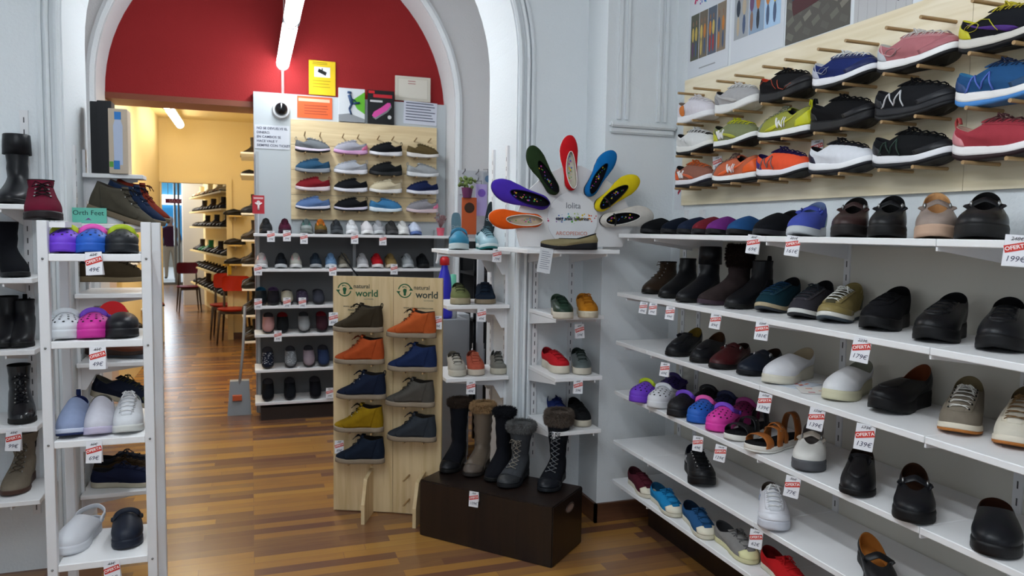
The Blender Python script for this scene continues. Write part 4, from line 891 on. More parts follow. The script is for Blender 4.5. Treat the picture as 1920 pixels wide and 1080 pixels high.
# ---------------------------------------------------------------- fourth shelf
z = SZ[3]; GC = 'colourful foam clogs on the right wall'; cg = dict(L=.235, W=.098, hi=.088, ht=.058)
put(clog('purple foam clog with lime strap on the right wall\'s fourth shelf', '#6e3cc0', '#a2b41e', group=GC, **cg), (1190, 757), 1236, z, 205)
put(clog('white foam clog on the right wall\'s fourth shelf', '#d9dade', '#d4d5da', group=GC, **cg), (1226, 768), 1262, z, 205)
put(clog('black foam clog with purple strap on the right wall\'s fourth shelf', '#1a1a1e', '#6a40b8', group=GC, **cg), (1264, 784), 1303, z, 205)
put(clog('blue foam clog with pink strap on the right wall\'s fourth shelf', '#2760b8', '#e05aa8', group=GC, **cg), (1302, 796), 1340, z, 207)
put(clog('pink foam clog with purple strap on the right wall\'s fourth shelf', '#d83ca0', '#7a48c8', group=GC, **cg), (1338, 812), 1376, z, 207)
for (px, py, hx, c, sc, lab) in ((1252, 727, 1285, '#3a2a6a', '#3a2a6a', 'dark purple foam clog tucked behind the white clog'), (1318, 752, 1348, '#18181c', '#18181c', 'black foam clog tucked behind the blue clog'), (1352, 765, 1382, '#20284a', '#20284a', 'navy foam clog tucked behind the blue clog'), (1388, 778, 1422, '#7e1f58', '#a03a80', 'dark magenta foam clog tucked behind the pink clog')):
    put(clog(lab, c, sc, group=GC, **{**cg, 'L': .21}), (px, py), hx, z, 205, X=1.885)
put(mule_sole('black strap sandal behind the brown one on the fourth shelf', '#e0ded8', [(.76, .034, .042, '#17181b', 0), (.55, .050, .034, '#17181b', -.02), (.24, .070, .036, '#17181b', -.01)], name='sandal', cat='sandal', sole='#e0ded8', L=.265), (1368, 828), 1440, z, 203)
put(mule_sole('brown leather strap sandal with white sole on the fourth shelf', '#e0ded8', [(.79, .034, .040, '#9a5a28', .0), (.6, .052, .032, '#9a5a28', -.04), (.44, .062, .024, '#9a5a28', .03), (.2, .088, .036, '#8f5226', .0)], name='sandal', cat='sandal', sole='#d9d4cc', L=.275, th=.034), (1404, 850), 1500, z, 192)
S_ = loafer('white strap shoe with dark grey sole on the fourth right-wall shelf', '#d4d2cd', '#55565a', inner='#8a8280', maryjane=True, strap='#a59a8e', hi=.072, hm=.092, hb=.118, ht=.056, th=.042, tf=.034, xb=.62, L=.275, W=.108, name='mary_jane_shoe'); put(S_, (1514, 888), 1524, z, 225)
put(loafer('black pleated leather slip-on shoe under the lowest middle price tag', '#151518', '#0f0f11', inner='#2a1c14', hi=.094, hb=.10, L=.28, W=.102, strap='#151518', buckle=None), (1606, 936), 1614, z, 228)
S_ = loafer('black leather strap shoe with brown insole on the fourth right-wall shelf', '#15161a', '#101012', inner='#3a2418', maryjane=True, strap='#15161a', xb=.62, hi=.068, hm=.08, hb=.10, ht=.054, th=.042, tf=.032, L=.285, W=.108, name='mary_jane_shoe'); put(S_, (1716, 988), 1712, z, 232)
put(clog('black leather clog with brown insole at the right of the fourth shelf', '#14161b', None, holes=False, kind='leather', inner='#3c2216', xb=.52, hi=.09, ht=.06, hm=.062, hb=.07, L=.285, W=.112, out='#101013', wt=.038), (1872, 1052), 1862, z, 235)
# ---------------------------------------------------------------- fifth and lowest shelves
z = SZ[4]
put(sneaker('black leather rocker shoe with silver side tag on the fifth shelf', '#131417', '#101013', lace='#16171a', stay='#17181b', mud='#17181b', kind='leather', lining='#1c2030', eyelet='#c8c8c8', marks=[('stripes', '#b8b8bc', dict(size=.03, t=.45, ang=110))], **{**mb_, 'L': .285, 'W': .112}), (1325, 918), 1296, z, 292)
put(sneaker('bright white leather sneaker on the fifth right-wall shelf', '#dcdce2', '#cdd0da', lace='#eeeeee', stay='#d9dae0', heel='#8c93a0', kind='leather', lining='#5a5048', tongue='#d0d2d8', mud='#dcdde4', marks=[('stripes', '#9aa2b4', dict(size=.03))], th=.038, tf=.032, L=.29, W=.108), (1456, 1002), 1440, z, 262)
put(loafer('black multi-strap shoe with tan insole at the bottom edge of the picture', '#131417', '#101012', inner='#a5672c', maryjane=True, strap='#131417', buckle=None, xb=.70, hi=.055, hb=.085, ht=.04, L=.28, W=.092, tr=.36, name='mary_jane_shoe'), (1668, 1122), 1620, z, 278)
z = SZ[5]; cv = dict(foxing=True, L=.262, W=.092, hb=.076, hm=.058, hi=.078, ht=.046, th=.022, tf=.018, xb=.50, n=4, kind='fabric')
GV = 'canvas sneakers on the lowest shelf'
put(sneaker('maroon canvas sneaker at the left end of the lowest right-wall shelf', '#4f1c28', '#cfc6b4', lace='#4f1c28', toe='#d6ceba', group=GV, lining='#3a1820', bow=False, **cv), (1224, 936), 1184, z, 292)
put(sneaker('bright blue canvas sneaker with cream toe on the lowest shelf', '#1f7fb4', '#cfc9b6', lace='#1a6a9c', toe='#dcd6c2', group=GV, lining='#1a4a6a', **cv), (1274, 972), 1226, z, 294)
put(sneaker('dark blue canvas sneaker with cream toe on the lowest shelf', '#26527f', '#cfc9b6', lace='#1e4468', toe='#dcd6c2', group=GV, lining='#16283c', **cv), (1334, 1014), 1286, z, 296)
put(sneaker('grey canvas sneaker with pale yellow toe on the lowest shelf', '#82807e', '#c9c39a', lace='#5a5a5c', toe='#d9d6a4', group=GV, lining='#3a3a3c', **cv), (1418, 1060), 1344, z, 300)
put(sneaker('red canvas sneaker cut by the bottom edge of the picture', '#b81c20', '#cfc9b6', lace='#c02024', toe='#dcd6c2', group=GV, lining='#6a1014', **cv), (1510, 1120), 1432, z, 300)
# ---------------------------------------------------------------- fan display
t = empty('fan_display', (1.455, 3.30, 1.42)); tag(t, 'white fan-shaped counter display holding a ring of ballerina shoes', 'display'); O = V(t.location); YB = 3.31
def fp(px, py, y=YB): return on(px, py, 1, y)
out_ = [(976, 463), (964, 415), (985, 362), (1022, 328), (1060, 311), (1090, 311), (1128, 330), (1160, 356), (1184, 398), (1184, 430), (1166, 463)]
q = MB(); q.prism([fp(*p)-O for p in out_], (0, .012, 0)); q.build('board', M('#d8d6d6', 'paint'), t)
cen = fp(1073, 411); q = MB(); q.cyl(cen-O+V((0, -.008, 0)), cen-O+V((0, -.0005, 0)), .131, 48); q.build('disc', M('#dcdde0', 'paint'), t)
FM = frame((1, 0, 0), (0, 0, 1), (0, 0, 0))
def tx(body, size, px, py, col, y=YB-.0095, par=t, OO=O, **k): mm = FM.copy(); mm.translation = fp(px, py, y)-OO; text(body, size, M(col, 'print'), mm, parent=par, **k)
tx('lolita', .040, 1075, 386, '#7a7e84'); tx('ARCOPEDICO', .026, 1072, 438, '#d08878')
q = MB(); rnd = random.Random(3); cols = ['#c83a6a', '#8a4aa0', '#4a70c0', '#58b0c8', '#58b048', '#a8c840', '#e0c030', '#e08030', '#d83a30']
for k in range(54):
    f_ = rnd.random(); p = fp(1026+f_*92, 408+rnd.gauss(0, 4.2), YB-.0090)-O; r_ = rnd.uniform(.0015, .005)
    q.add([p+V((r_*math.cos(a), -.00002*k, r_*math.sin(a))) for a in [2*PI*i/9 for i in range(9)]], [tuple(range(9))], mat=min(8, int(f_*9)))
q.build('colour_splash', [M(c, 'print') for c in cols], t)
tx('easy walk ballerina', .023, 1073, 410, '#2c2c3a', YB-.0116, bold=.0004)
def fan(label, toe, heel, **k):
    s = ballerina(label, group='ballerina shoes round the fan display', **k); A = fp(*toe, YB-.02); B = fp(*heel, YB-.02); d = (A-B).normalized(); c = (A+B)/2; c.y = YB-.001
    s.p['L']; sc = (A-B).length/s.p['L']; zl = V((0, -1, 0)); yl = zl.cross(d); mm = Matrix((d, yl, zl)).transposed().to_4x4(); mm.translation = c
    s.root.rotation_mode = 'QUATERNION'; s.root.matrix_world = mm; s.root.scale = (sc, sc, sc); return s
fan('orange ballerina shoe with white edging, lowest left on the fan display', (917, 411), (1016, 414), up='#e25a18', inner='#c8b49c', edge='#e8e2da', sole='#d8d2c8')
fan('purple ballerina shoe on the left of the fan display', (921, 350), (1028, 384), up='#4a30a8', inner='#141418', edge='#241a58')
fan('dark green ballerina shoe on the upper left of the fan display', (991, 276), (1043, 364), up='#26381f', inner='#141418', edge='#1a2416')
fan('red ballerina shoe with white edging at the top of the fan display', (1065, 253), (1071, 357), up='#c01a22', inner='#cfc8b8', edge='#eae6e2', sole='#e0dcd8')
fan('blue ballerina shoe on the upper right of the fan display', (1150, 281), (1101, 367), up='#1268a8', inner='#141418', edge='#0e4a78')
fan('yellow ballerina shoe on the right of the fan display', (1197, 330), (1117, 392), up='#dcc41c', inner='#141418', edge='#3a3420', strap='#18181a')
fan('white ballerina shoe with black strap, lowest right on the fan display', (1226, 400), (1126, 415), up='#d2ccc4', inner='#141418', edge='#e8e4de', strap='#18181a', sole='#2a2a2c')
s = ballerina('flat olive beige shoe with thick black sole before the fan display', '#8a7f5e', inner='#4a4232', edge='#1c1c1c', sole='#15161a', splash=None, name='slip_on_shoe', hb=.075, th=.034, tf=.018, ts=.012, hm=.05, hi=.05, xb=.68, L=.27); put(s, (1014, 462), 1120, 1.42, 185, Y=3.235)
# hanging note below the display
t = tag(box((-.034, -.0008, -.056), (.034, .0008, .056)).build('hanging_note', M('#d8dade', 'paper')), 'white printed note hanging crooked under the fan display shelf', 'note'); t.location = on(1022, 489, 1, 3.19); t.rotation_euler = (0, .16, .1)
q = MB()
for k in range(9): q.box((-.024, -.0012, .04-k*.0095), (.024 if k % 3 else .012, -.0009, .0425-k*.0095))
q.build('printed_lines', M('#7a8090', 'print'), t)
# ---------------------------------------------------------------- small shelves right of the arch
cs = dict(foxing=True, L=.262, W=.096, hb=.098, hm=.072, hi=.094, ht=.054, xb=.46, n=4, th=.034, tf=.032)
put(sneaker('dark green laced sneaker beside the mustard one right of the arch', '#24382c', '#c8bfae', lace='#1a2a22', lining='#3a4a3c', kind='leather', bow=False, **cs), (1062, 600), 1042, 1.10, 285)
put(sneaker('mustard yellow laced sneaker on the upper small shelf right of the arch', '#b0701c', '#c8bda6', lace='#9a5c14', lining='#a0641c', **cs), (1108, 598), 1090, 1.10, 282)
put(sneaker('bright red slip-on sneaker with thick cream sole on the small shelf', '#b82028', '#cfc7b6', lace='#a01c24', lining='#7a1018', bow=False, **{**cs, 'th': .042, 'tf': .038}), (1060, 702), 1022, .80, 320)
put(sneaker('grey green laced sneaker beside the red one right of the arch', '#5a6464', '#c4bcac', lace='#26342e', lining='#26302c', kind='leather', **cs), (1096, 704), 1080, .80, 284)
put(sneaker('dark blue sneaker half hidden by the fur-trimmed boot', '#1e2e6a', '#c4bcac', lace='#1a2858', lining='#141a3a', **cs), (1056, 795), 1034, .535, 290)
put(sneaker('black canvas sneaker with cream sole on the lowest small shelf', '#1b1c1e', '#c0b8a6', lace='#141414', lining='#101012', bow=False, **cs), (1098, 802), 1072, .535, 290)
# ---------------------------------------------------------------- shelves on the right reveal of the arch
put(clog('teal blue foam clog with a grey insole standing behind it', '#2c7a98', '#256a88', group=None, holes=False, out='#b9c4c4', inner='#9aa4a4', L=.25, W=.105, xb=.6), (862, 466), 858, 1.40, 270, Y=3.72)
put(sneaker('silver and teal laced sneaker on the shelf beside the bright arch edge', '#9cbcc6', '#c9d4d4', '#1f6a68', lace='#3a5058', tongue='#88b0bc', heel='#5aa0a8', kind='leather', lining='#4a6a70', L=.26), (924, 466), 900, 1.40, 278, Y=3.72)
for (px, w_, h_, c, lab, ti) in ((857, .062, .20, '#5f7a86', 'grey shoe insole standing upright behind the teal clog', 0), (912, .070, .27, '#2c3438', 'dark shoe insole leaning behind the silver sneaker', .18)):
    P = on(px, 430, 1, 3.98); P.z = 1.401; q = MB(); pts = []
    for k in range(28):
        a = 2*PI*k/28; u = (1-math.cos(a))/2; pts.append((w_/2*(.74+.26*u)*pw(math.sin(a), .5), 0, h_*u))
    q.prism([V(p) for p in pts], (0, .006, 0)); o = tag(q.build('insole', M(c, 'fabric')), lab, 'insole'); o.location = P; o.rotation_euler = (-.12, ti, 0)
    text('Ortho', .022, M('#9aa8ac', 'print'), frame((1, 0, 0), (0, 0, 1), (0, -.0015, h_*.6)), parent=o)
put(sneaker('olive green laced sneaker on the middle shelf of the arch\'s right side', '#6a7048', '#9a8f74', lace='#2a3024', lining='#3a3e2a', bow=False, **{**cs, 'W': .108}), (866, 573), 858, 1.115, 272, Y=3.73)
put(chukka('small navy suede ankle shoe with taupe sole beside the olive sneaker', '#1c2838', '#161c26', '#877862', hb=.09, hi=.10, hm=.09, W=.110), (912, 573), 906, 1.115, 270, Y=3.73)
put(sneaker('pale grey canvas sneaker with black laces, left of the coral one', '#a8a49a', '#bdb8aa', lace='#2a2a2a', lining='#6a665e', **cs), (862, 710), 848, .735, 278, Y=3.73)
put(sneaker('coral orange laced sneaker in the middle of the arch\'s lowest shelf', '#b85c48', '#c4b8a8', lace='#c87058', lining='#7a3c30', kind='suede', **cs), (896, 710), 884, .735, 276, Y=3.73)
put(sneaker('grey sneaker with dark laces, right of the coral one', '#77766f', '#b8b2a2', lace='#26282a', lining='#3a3a38', **cs), (938, 710), 930, .735, 272, Y=3.73)
# ---------------------------------------------------------------- boots on the bench
z = .281; GB = 'winter boots on the dark bench'
put(boot('black winter boot with brown fur rim, leftmost on the dark bench', '#15161c', h=.335, kind='suede', fur='#3a2f28', furn=900, furh=.03, r=.052, rtop=.054, group=GB, toe='#17181c', L=.27), (836, 890), 866, z, 250)
put(boot('taupe quilted winter boot with beige fur on the dark bench', '#62564a', h=.325, kind='leather', fur='#a0805c', furn=1100, furh=.035, r=.050, rtop=.053, group=GB, quilt=1, toe='#5a5048', sole='#2c2624', L=.27), (880, 897), 912, z, 248)
put(boot('plain black winter boot between the taupe and the grey boots', '#14151b', h=.315, kind='suede', fur='#1c1d22', furn=700, furh=.03, r=.050, rtop=.053, group=GB, L=.27), (920, 906), 950, z, 245)
put(boot('dark grey laced winter boot with rubber toe on the dark bench', '#3f4145', h=.265, kind='suede', fur='#6a6a6a', furn=1200, furh=.035, r=.057, rtop=.066, laced='#8a8378', group=GB, toe='#2e3033', sole='#1e1f22', L=.28, W=.112), (945, 918), 985, z, 245)
put(boot('tall black laced winter boot with thick grey fur cuff at the bench\'s right end', '#14161c', h=.325, kind='suede', fur='#635850', furn=2000, furh=.06, r=.057, rtop=.064, laced='#6a6c70', group=GB, toe='#15181e', sole='#1b1e22', L=.285, W=.108), (1022, 926), 1052, z, 240)
# ---------------------------------------------------------------- ankle boots on the pine display
GD = 'suede ankle boots on the pine display'
def disp(s, side_, frac, z):
    a, b = (PA, PBm) if not side_ else (PBm, PC); e = (b-a).normalized(); n = V((e.y, -e.x, 0)); P = a+e*((b-a).length*frac)+n*.058; P.z = z
    s.place(P, math.degrees(math.atan2(-e.y, -e.x)))
chk = dict(L=.262, W=.098, group=GD)
disp(chukka('dark brown suede ankle boot, top of the left column on the pine display', '#3a3226', '#17130f', loop='#1a1612', **chk), 0, .47, .975)
disp(chukka('orange suede ankle boot, second in the left column on the pine display', '#b04e26', '#6a2c14', **chk), 0, .49, .81)
disp(chukka('navy suede ankle boot with loop, third in the left column on the pine display', '#1c2438', '#101420', loop='#141a28', eyelet='#dddddd', **chk), 0, .52, .628)
disp(chukka('mustard suede ankle boot in the left column of the pine display', '#937414', '#221c10', eyelet='#dddddd', **chk), 0, .48, .455)
disp(chukka('dark navy suede ankle boot at the bottom of the left column', '#1c2534', '#121824', **chk), 0, .50, .29)
disp(chukka('orange suede ankle boot, top of the right column on the pine display', '#b4562a', '#1e1512', **chk), 1, .44, .955)
disp(chukka('bright navy suede ankle boot, second in the right column', '#1f2d52', '#16203c', **chk), 1, .46, .782)
disp(chukka('grey suede ankle boot, third in the right column on the pine display', '#524f4a', '#25231f', **chk), 1, .42, .60)
disp(chukka('slate grey suede ankle boot at the bottom of the right column', '#33383f', '#1a1d22', **chk), 1, .46, .42)
# ---------------------------------------------------------------- left rack
z = 1.405; GL = 'foam clogs on the white rack'; cc_ = dict(L=.245, W=.104, group=GL, hi=.082, ht=.058)
put(clog('purple foam clog with lime strap on the white rack', '#6a3cc4', '#a8b820', **cc_), (121, 474), 124, z, 268, Y=2.765)
put(clog('blue foam clog with pink strap on the white rack', '#2358b4', '#d850a8', **cc_), (174, 473), 176, z, 268, Y=2.765)
put(clog('black foam clog with lime strap on the white rack', '#1a1d22', '#a0b418', **cc_), (229, 472), 230, z, 268, Y=2.765)
z = 1.12
put(clog('white foam clog on the second board of the white rack', '#c9cdd2', '#c4c8cc', **cc_), (124, 648), 126, z, 268, Y=2.765)
put(clog('pink foam clog with purple strap on the white rack', '#c43094', '#7040b8', **cc_), (176, 645), 178, z, 268, Y=2.765)
put(clog('plain black clog without holes on the second board of the white rack', '#16171c', None, holes=False, kind='leather', xb=.56, **cc_), (229, 645), 232, z, 268, Y=2.765)
z = .79; sl3 = dict(L=.262, W=.098)
put(sneaker('light blue slip-on sneaker with navy collar on the white rack', '#8a97b6', '#c4cce0', '#1c2850', slip=True, lining='#1a2350', heel='#24306a', loop='#1c2850', marks=[], **sl3), (132, 822), 148, z, 262, Y=2.768)
put(sneaker('white and grey sneaker with a wide strap on the white rack', '#c9c8d2', '#c0b8d0', slip=True, lining='#6a665e', stripe='#8a8078', name='sneaker', **sl3), (186, 820), 192, z, 266, Y=2.768)
put(sneaker('plain white sneaker on the third board of the white rack', '#d6d8dc', '#cfd0cc', lace='#e4e4e6', lining='#9aa09a', **sl3), (240, 816), 244, z, 268, Y=2.768)
z = .372
put(clog('white clog with heel strap on the bottom board of the white rack', '#d2d4da', '#cfd2d8', holes=False, strap_up=False, xb=.48, L=.26, W=.098, group=GL), (120, 1046), 180, z, 232)
put(clog('small navy clog with folded strap on the bottom board of the white rack', '#161d2c', '#1a2232', holes=False, L=.235, W=.10, group=GL, inner='#8a8c90'), (241, 1032), 238, z, 270)
put(boot('maroon laced suede ankle boot standing on top of the white rack', '#5c1428', h=.135, laced='#1c1416', kind='suede', sole='#1e181a', L=.25, W=.112, r=.045, heelh=.03), (86, 409), 78, 1.513, 283, Y=2.775)
# ---------------------------------------------------------------- shelves left of the arch
put(boot('tall black leather boot at the top left of the picture', '#15161a', h=.285, kind='leather', r=.043, rtop=.046, fold=.08, L=.27, sole='#121214'), (18, 386), 40, 1.575, 245, Y=3.37)
put(boot('black suede winter boot on the second left-wall shelf', '#121318', h=.215, kind='suede', r=.048, L=.27, sole='#121214'), (40, 527), 8, 1.29, 300, Y=3.37)
put(boot('black heeled ankle boot half cut by the left edge', '#121317', h=.19, L=.255, W=.09, r=.042, heelh=.045), (8, 655), 20, 1.01, 262, Y=3.38)
put(boot('black ankle boot with pull loop at the right end of the third left-wall shelf', '#141519', h=.175, L=.255, W=.09, r=.042, heelh=.045, loop='#101012'), (38, 652), 50, 1.01, 262, Y=3.38)
put(boot('shiny black laced ankle boot on the fourth left-wall shelf', '#14151a', h=.21, L=.255, laced='#1c1d22', kind='patent', r=.045), (46, 790), 36, .705, 285, Y=3.38)
put(boot('beige suede laced boot with brown heel on the lowest left-wall shelf', '#7c7264', h=.215, kind='suede', laced='#5c5348', sole='#4a342a', L=.27, W=.102, r=.048, rtop=.056), (20, 930), 55, .41, 222, Y=3.40)
# ---------------------------------------------------------------- shelves in the left side of the arch
def jamb(s, cx, cz, y, head, tilt=0): P = on(cx, cz, 1, y); s.place(P, head, tilt); return s
jamb(chukka('grey suede ankle boot tilted toe-down at the top of the arch\'s left side', '#4a463c', '#1e1c1a', '#6f6250', L=.31, eyelet='#c8c8c8'), 228, 412, 3.78, -14, 17)
jamb(chukka('navy suede ankle boot behind the grey one on the arch\'s left side', '#1a2740', '#141c2c', '#6f6250', L=.30, eyelet='#c8c8c8'), 248, 406, 3.90, -12, 18)
jamb(chukka('rust red suede ankle boot, furthest of the three tilted boots', '#70281a', '#4a1a12', '#6f6250', L=.30), 258, 400, 4.01, -12, 19)
for (x, y, h_) in ((-.60, 3.79, .060), (-.56, 3.91, .062), (-.54, 4.02, .066)):
    q = MB(); q.prism([(-.06, -.03, 0), (.06, -.03, 0), (.06, -.03, h_*.35), (-.06, -.03, h_)], (0, .06, 0)); o = tag(q.build('shoe_wedge', M('#d0d4d8', 'plain', .2)), 'clear wedge tilting an ankle boot on the arch\'s left top shelf', 'stand', 'wedges under the tilted ankle boots'); o.location = (x, y, 1.506)
jamb(sneaker('dark brown laced sneaker behind the rack on the arch\'s left side', '#3a3022', '#6e5f48', lace='#1a1612', foxing=True, kind='suede', L=.30, hb=.10, hi=.12), 208, 528, 3.86, -6)
jamb(loafer('brown leather shoe seen through the rack on the left side', '#5a2c18', '#2a1a14', L=.28), 222, 664, 3.84, -8)
jamb(loafer('black flat shoe behind the brown one on the left side', '#16181c', '#141416', L=.28), 232, 659, 3.98, -8)
jamb(sneaker('navy and olive canvas sneaker tilted on the arch\'s left side', '#1a1f2e', '#a8a08c', lace='#4a4a30', toe='#4c5232', foxing=True, L=.30, lining='#6a6a60'), 232, 752, 3.84, -12, 13)
o = tag(box((-.07, -.03, 0), (.05, .03, .06)).build('shoe_block', M('#d0d4d8', 'plain', .3)), 'small clear block propping the navy and olive sneaker', 'stand'); o.location = (-.62, 3.86, .601)
for i, (px, py, y, c, sc, lab) in enumerate(((236, 911, 3.82, '#1c2138', '#b8b09c', 'dark navy canvas sneaker, nearest of three on the arch\'s low left shelf'), (238, 905, 3.93, '#3a2c1c', '#a89c80', 'dark brown canvas sneaker, middle of three on the arch\'s low left shelf'), (242, 900, 4.03, '#2c2e38', '#a8a49c', 'charcoal canvas sneaker, furthest of three on the arch\'s low left shelf'))):
    s = jamb(sneaker(lab, c, sc, lace=c, foxing=True, L=.30, hb=.085, hi=.10, W=.095), px, py, y, -8); s.root.location.z = .286
s = jamb(sneaker('white sneaker sticking out at the right of the white rack', '#d6d8de', '#5c6068', lace='#e8e8ec', L=.28, foxing=True), 262, 648, 3.86, -20); s.root.location.z = .886; s.root.location.x -= .03
put(clog('white clog on the floor behind the rack', '#c8c2b8', None, holes=False, L=.26), (150, 968), 185, .286, 250, Y=3.76) if False else None
# ---------------------------------------------------------------- small peg board of the grey unit
GG_ = 'knitted sneakers on the small peg board'
def gb(s, c, r, left=True): s.place(V((GCOLS[c], 6.232, GROWS[r])), 180 if left else 0)
ks = dict(L=.27, W=.096, group=GG_, bow=False, slip=False)
DESC = [[('#6e7276', '#dccfe0', K, 'grey', 0), ('#9a9aa4', '#cc9cc4', None, 'lilac grey and pink', 1), ('#17181b', '#dcdce0', None, 'black and white', 1), ('#5a4c30', '#d8d4d0', None, 'olive brown', 0)],
        [('#2c506c', '#8a9098', None, 'steel blue', 1), ('#a4a8b0', '#d4d4da', None, 'pale grey', 1), ('#1a1c1e', '#26282a', None, 'all black', 1), ('#9a9ea0', '#d0d2d4', None, 'light grey', 0)],
        [('#7a1c24', '#d8c8cc', None, 'dark red', 1), ('#17181c', '#d8d8e0', None, 'black high-tongue', 1), ('#c8bca0', '#dcdad8', None, 'cream', 1), ('#1a2448', '#dcdce4', None, 'navy', 1)],
        [('#5a74a0', '#d8d8e4', K, 'periwinkle blue', 1), ('#141518', '#d0ccdc', K, 'black thick-soled', 1), ('#3f78a4', '#cfdce4', None, 'sky blue', 0), ('#8c8a90', '#d4c0c4', None, 'grey and pink', 1)]]
RN = ['top', 'second', 'third', 'bottom']
for r in range(4):
    for c in range(4):
        d = DESC[r][c]; gb(sneaker('%s knitted sneaker in the %s row of the small peg board' % (d[3], RN[r]), d[0], d[1], d[2], loop=d[0] if (r+c) % 2 == 0 else None, heel='#e07a9c' if d[3] in ('lilac grey and pink', 'grey and pink') else None, lining='#2a2a2e', **ks), c, r, bool(d[4]))
# shelves of the grey unit
def gs(px, z, f, dy=0, head=270, y=6.02, tilt=0):
    P = on(px, 500, 1, y); s = f(); L = s.p['L']; a = math.radians(head); c, d = math.cos(math.radians(tilt)), math.sin(math.radians(tilt)); s.place(V((P.x, y, z))-V((math.cos(a), math.sin(a), 0))*L/2*c+V((0, 0, L/2*d)), head, tilt)
G1 = 'shoes along the top board of the grey unit'; sk = dict(L=.262, W=.098, bow=False)
for px, u, mid, k, lab in ((500, '#26282a', '#2a2a2c', {}, 'black'), (536, '#4a1c30', '#3a2030', {}, 'maroon'), (577, '#5c6c6c', '#7c8480', dict(stay='#3a7a70', toe='#8a9290'), 'grey and green hiking'), (604, '#6a5428', '#3a3228', dict(stay='#d87828', lace='#e07820'), 'orange and olive hiking'),
        (634, '#34383c', '#4a4e52', dict(stay='#26282c'), 'charcoal hiking'), (663, '#d4d6d8', '#e4e4e6', dict(lace='#f0f0f0'), 'bulky white'), (692, '#d2cfd2', '#e8e8e8', dict(slip=True, stripe='#b8b0b4', lining='#5a1c30'), 'white velcro'), (714, '#a4a6aa', '#c0c4c6', {}, 'silver grey'),
        (739, '#3a3a3a', '#4a4a4c', {}, 'dark grey'), (760, '#d6d6d4', '#e0e0de', {}, 'plain white'), (783, '#bfc8dc', '#5a70a8', dict(stay='#2c4a98', slip=True, lining='#1c3a88'), 'white and blue')):
    gs(px, 1.456, lambda: sneaker('%s sneaker on the top board of the grey unit' % lab, u, mid, group=G1, **{**sk, **k}))
G2 = 'sneakers along the second board of the grey unit'
for px, u, mid, k, lab in ((491, '#b8b4b4', '#dedee0', dict(stay='#d89aa0'), 'white and pink'), (528, '#1c2026', '#c8ccd0', {}, 'black with pale sole'), (556, '#a8a8a0', '#dcdcdc', dict(stay='#c89a9c'), 'stone grey'), (594, '#26303c', '#a8acb0', {}, 'dark slate'), (623, '#6a8cb0', '#d0d8e0', {}, 'light blue'),
        (648, '#6a6458', '#b0aca0', {}, 'taupe'), (683, '#b4b4b8', '#e2e2e4', {}, 'white mesh'), (711, '#b01c24', '#e4dcdc', {}, 'bright red'), (737, '#8a7448', '#c8bca8', {}, 'tan'), (769, '#9aa0a4', '#b8bcc0', {}, 'mist grey'), (798, '#15171a', '#1c1e20', {}, 'solid black')):
    gs(px, 1.186, lambda: sneaker('%s sneaker on the second board of the grey unit' % lab, u, mid, group=G2, **{**sk, **k, 'L': .25, 'W': .092}))
G3 = 'house shoes on the lower boards of the grey unit'
for px, z, u, k, lab in ((489, .901, '#14181c', dict(inner='#2a5a74', backless=False), 'black and teal closed slipper on the third board'), (513, .901, '#1c1a20', dict(inner='#5a4668', backless=False), 'black and violet closed slipper on the third board'), (539, .901, '#a8a290', {}, 'beige slipper on the third board'), (568, .901, '#3c3446', dict(dots='#6a5c7a'), 'purple patterned slipper on the third board'), (599, .901, '#3a3c46', {}, 'slate slipper on the third board'),
        (503, .681, '#a87c78', {}, 'dusty pink slipper on the fourth board'), (530, .681, '#17181a', dict(inner='#8a1c20'), 'black slipper with red lining on the fourth board'), (571, .681, '#8c8e90', dict(inner='#4a4c50'), 'silver slipper on the fourth board'), (605, .681, '#3a2028', dict(inner='#8a2430'), 'dark wine slipper on the fourth board'),
        (501, .406, '#1e2230', dict(dots='#c8ccd4'), 'navy dotted slipper on the fifth board'), (545, .406, '#7c8084', dict(dots='#c8ccd0'), 'grey dotted slipper on the fifth board'), (580, .406, '#8a7c84', {}, 'mauve open slipper on the fifth board'), (608, .406, '#2a3654', {}, 'blue slipper on the fifth board'),
        (501, .151, '#14151a', {}, 'black mule at the left of the bottom board'), (543, .151, '#17191e', {}, 'black mule in the middle of the bottom board'), (592, .151, '#14141a', {}, 'black mule at the right of the bottom board')):
    gs(px, z, lambda: slipper(lab, u, group=G3, **k), tilt=18 if z > .8 else 28)
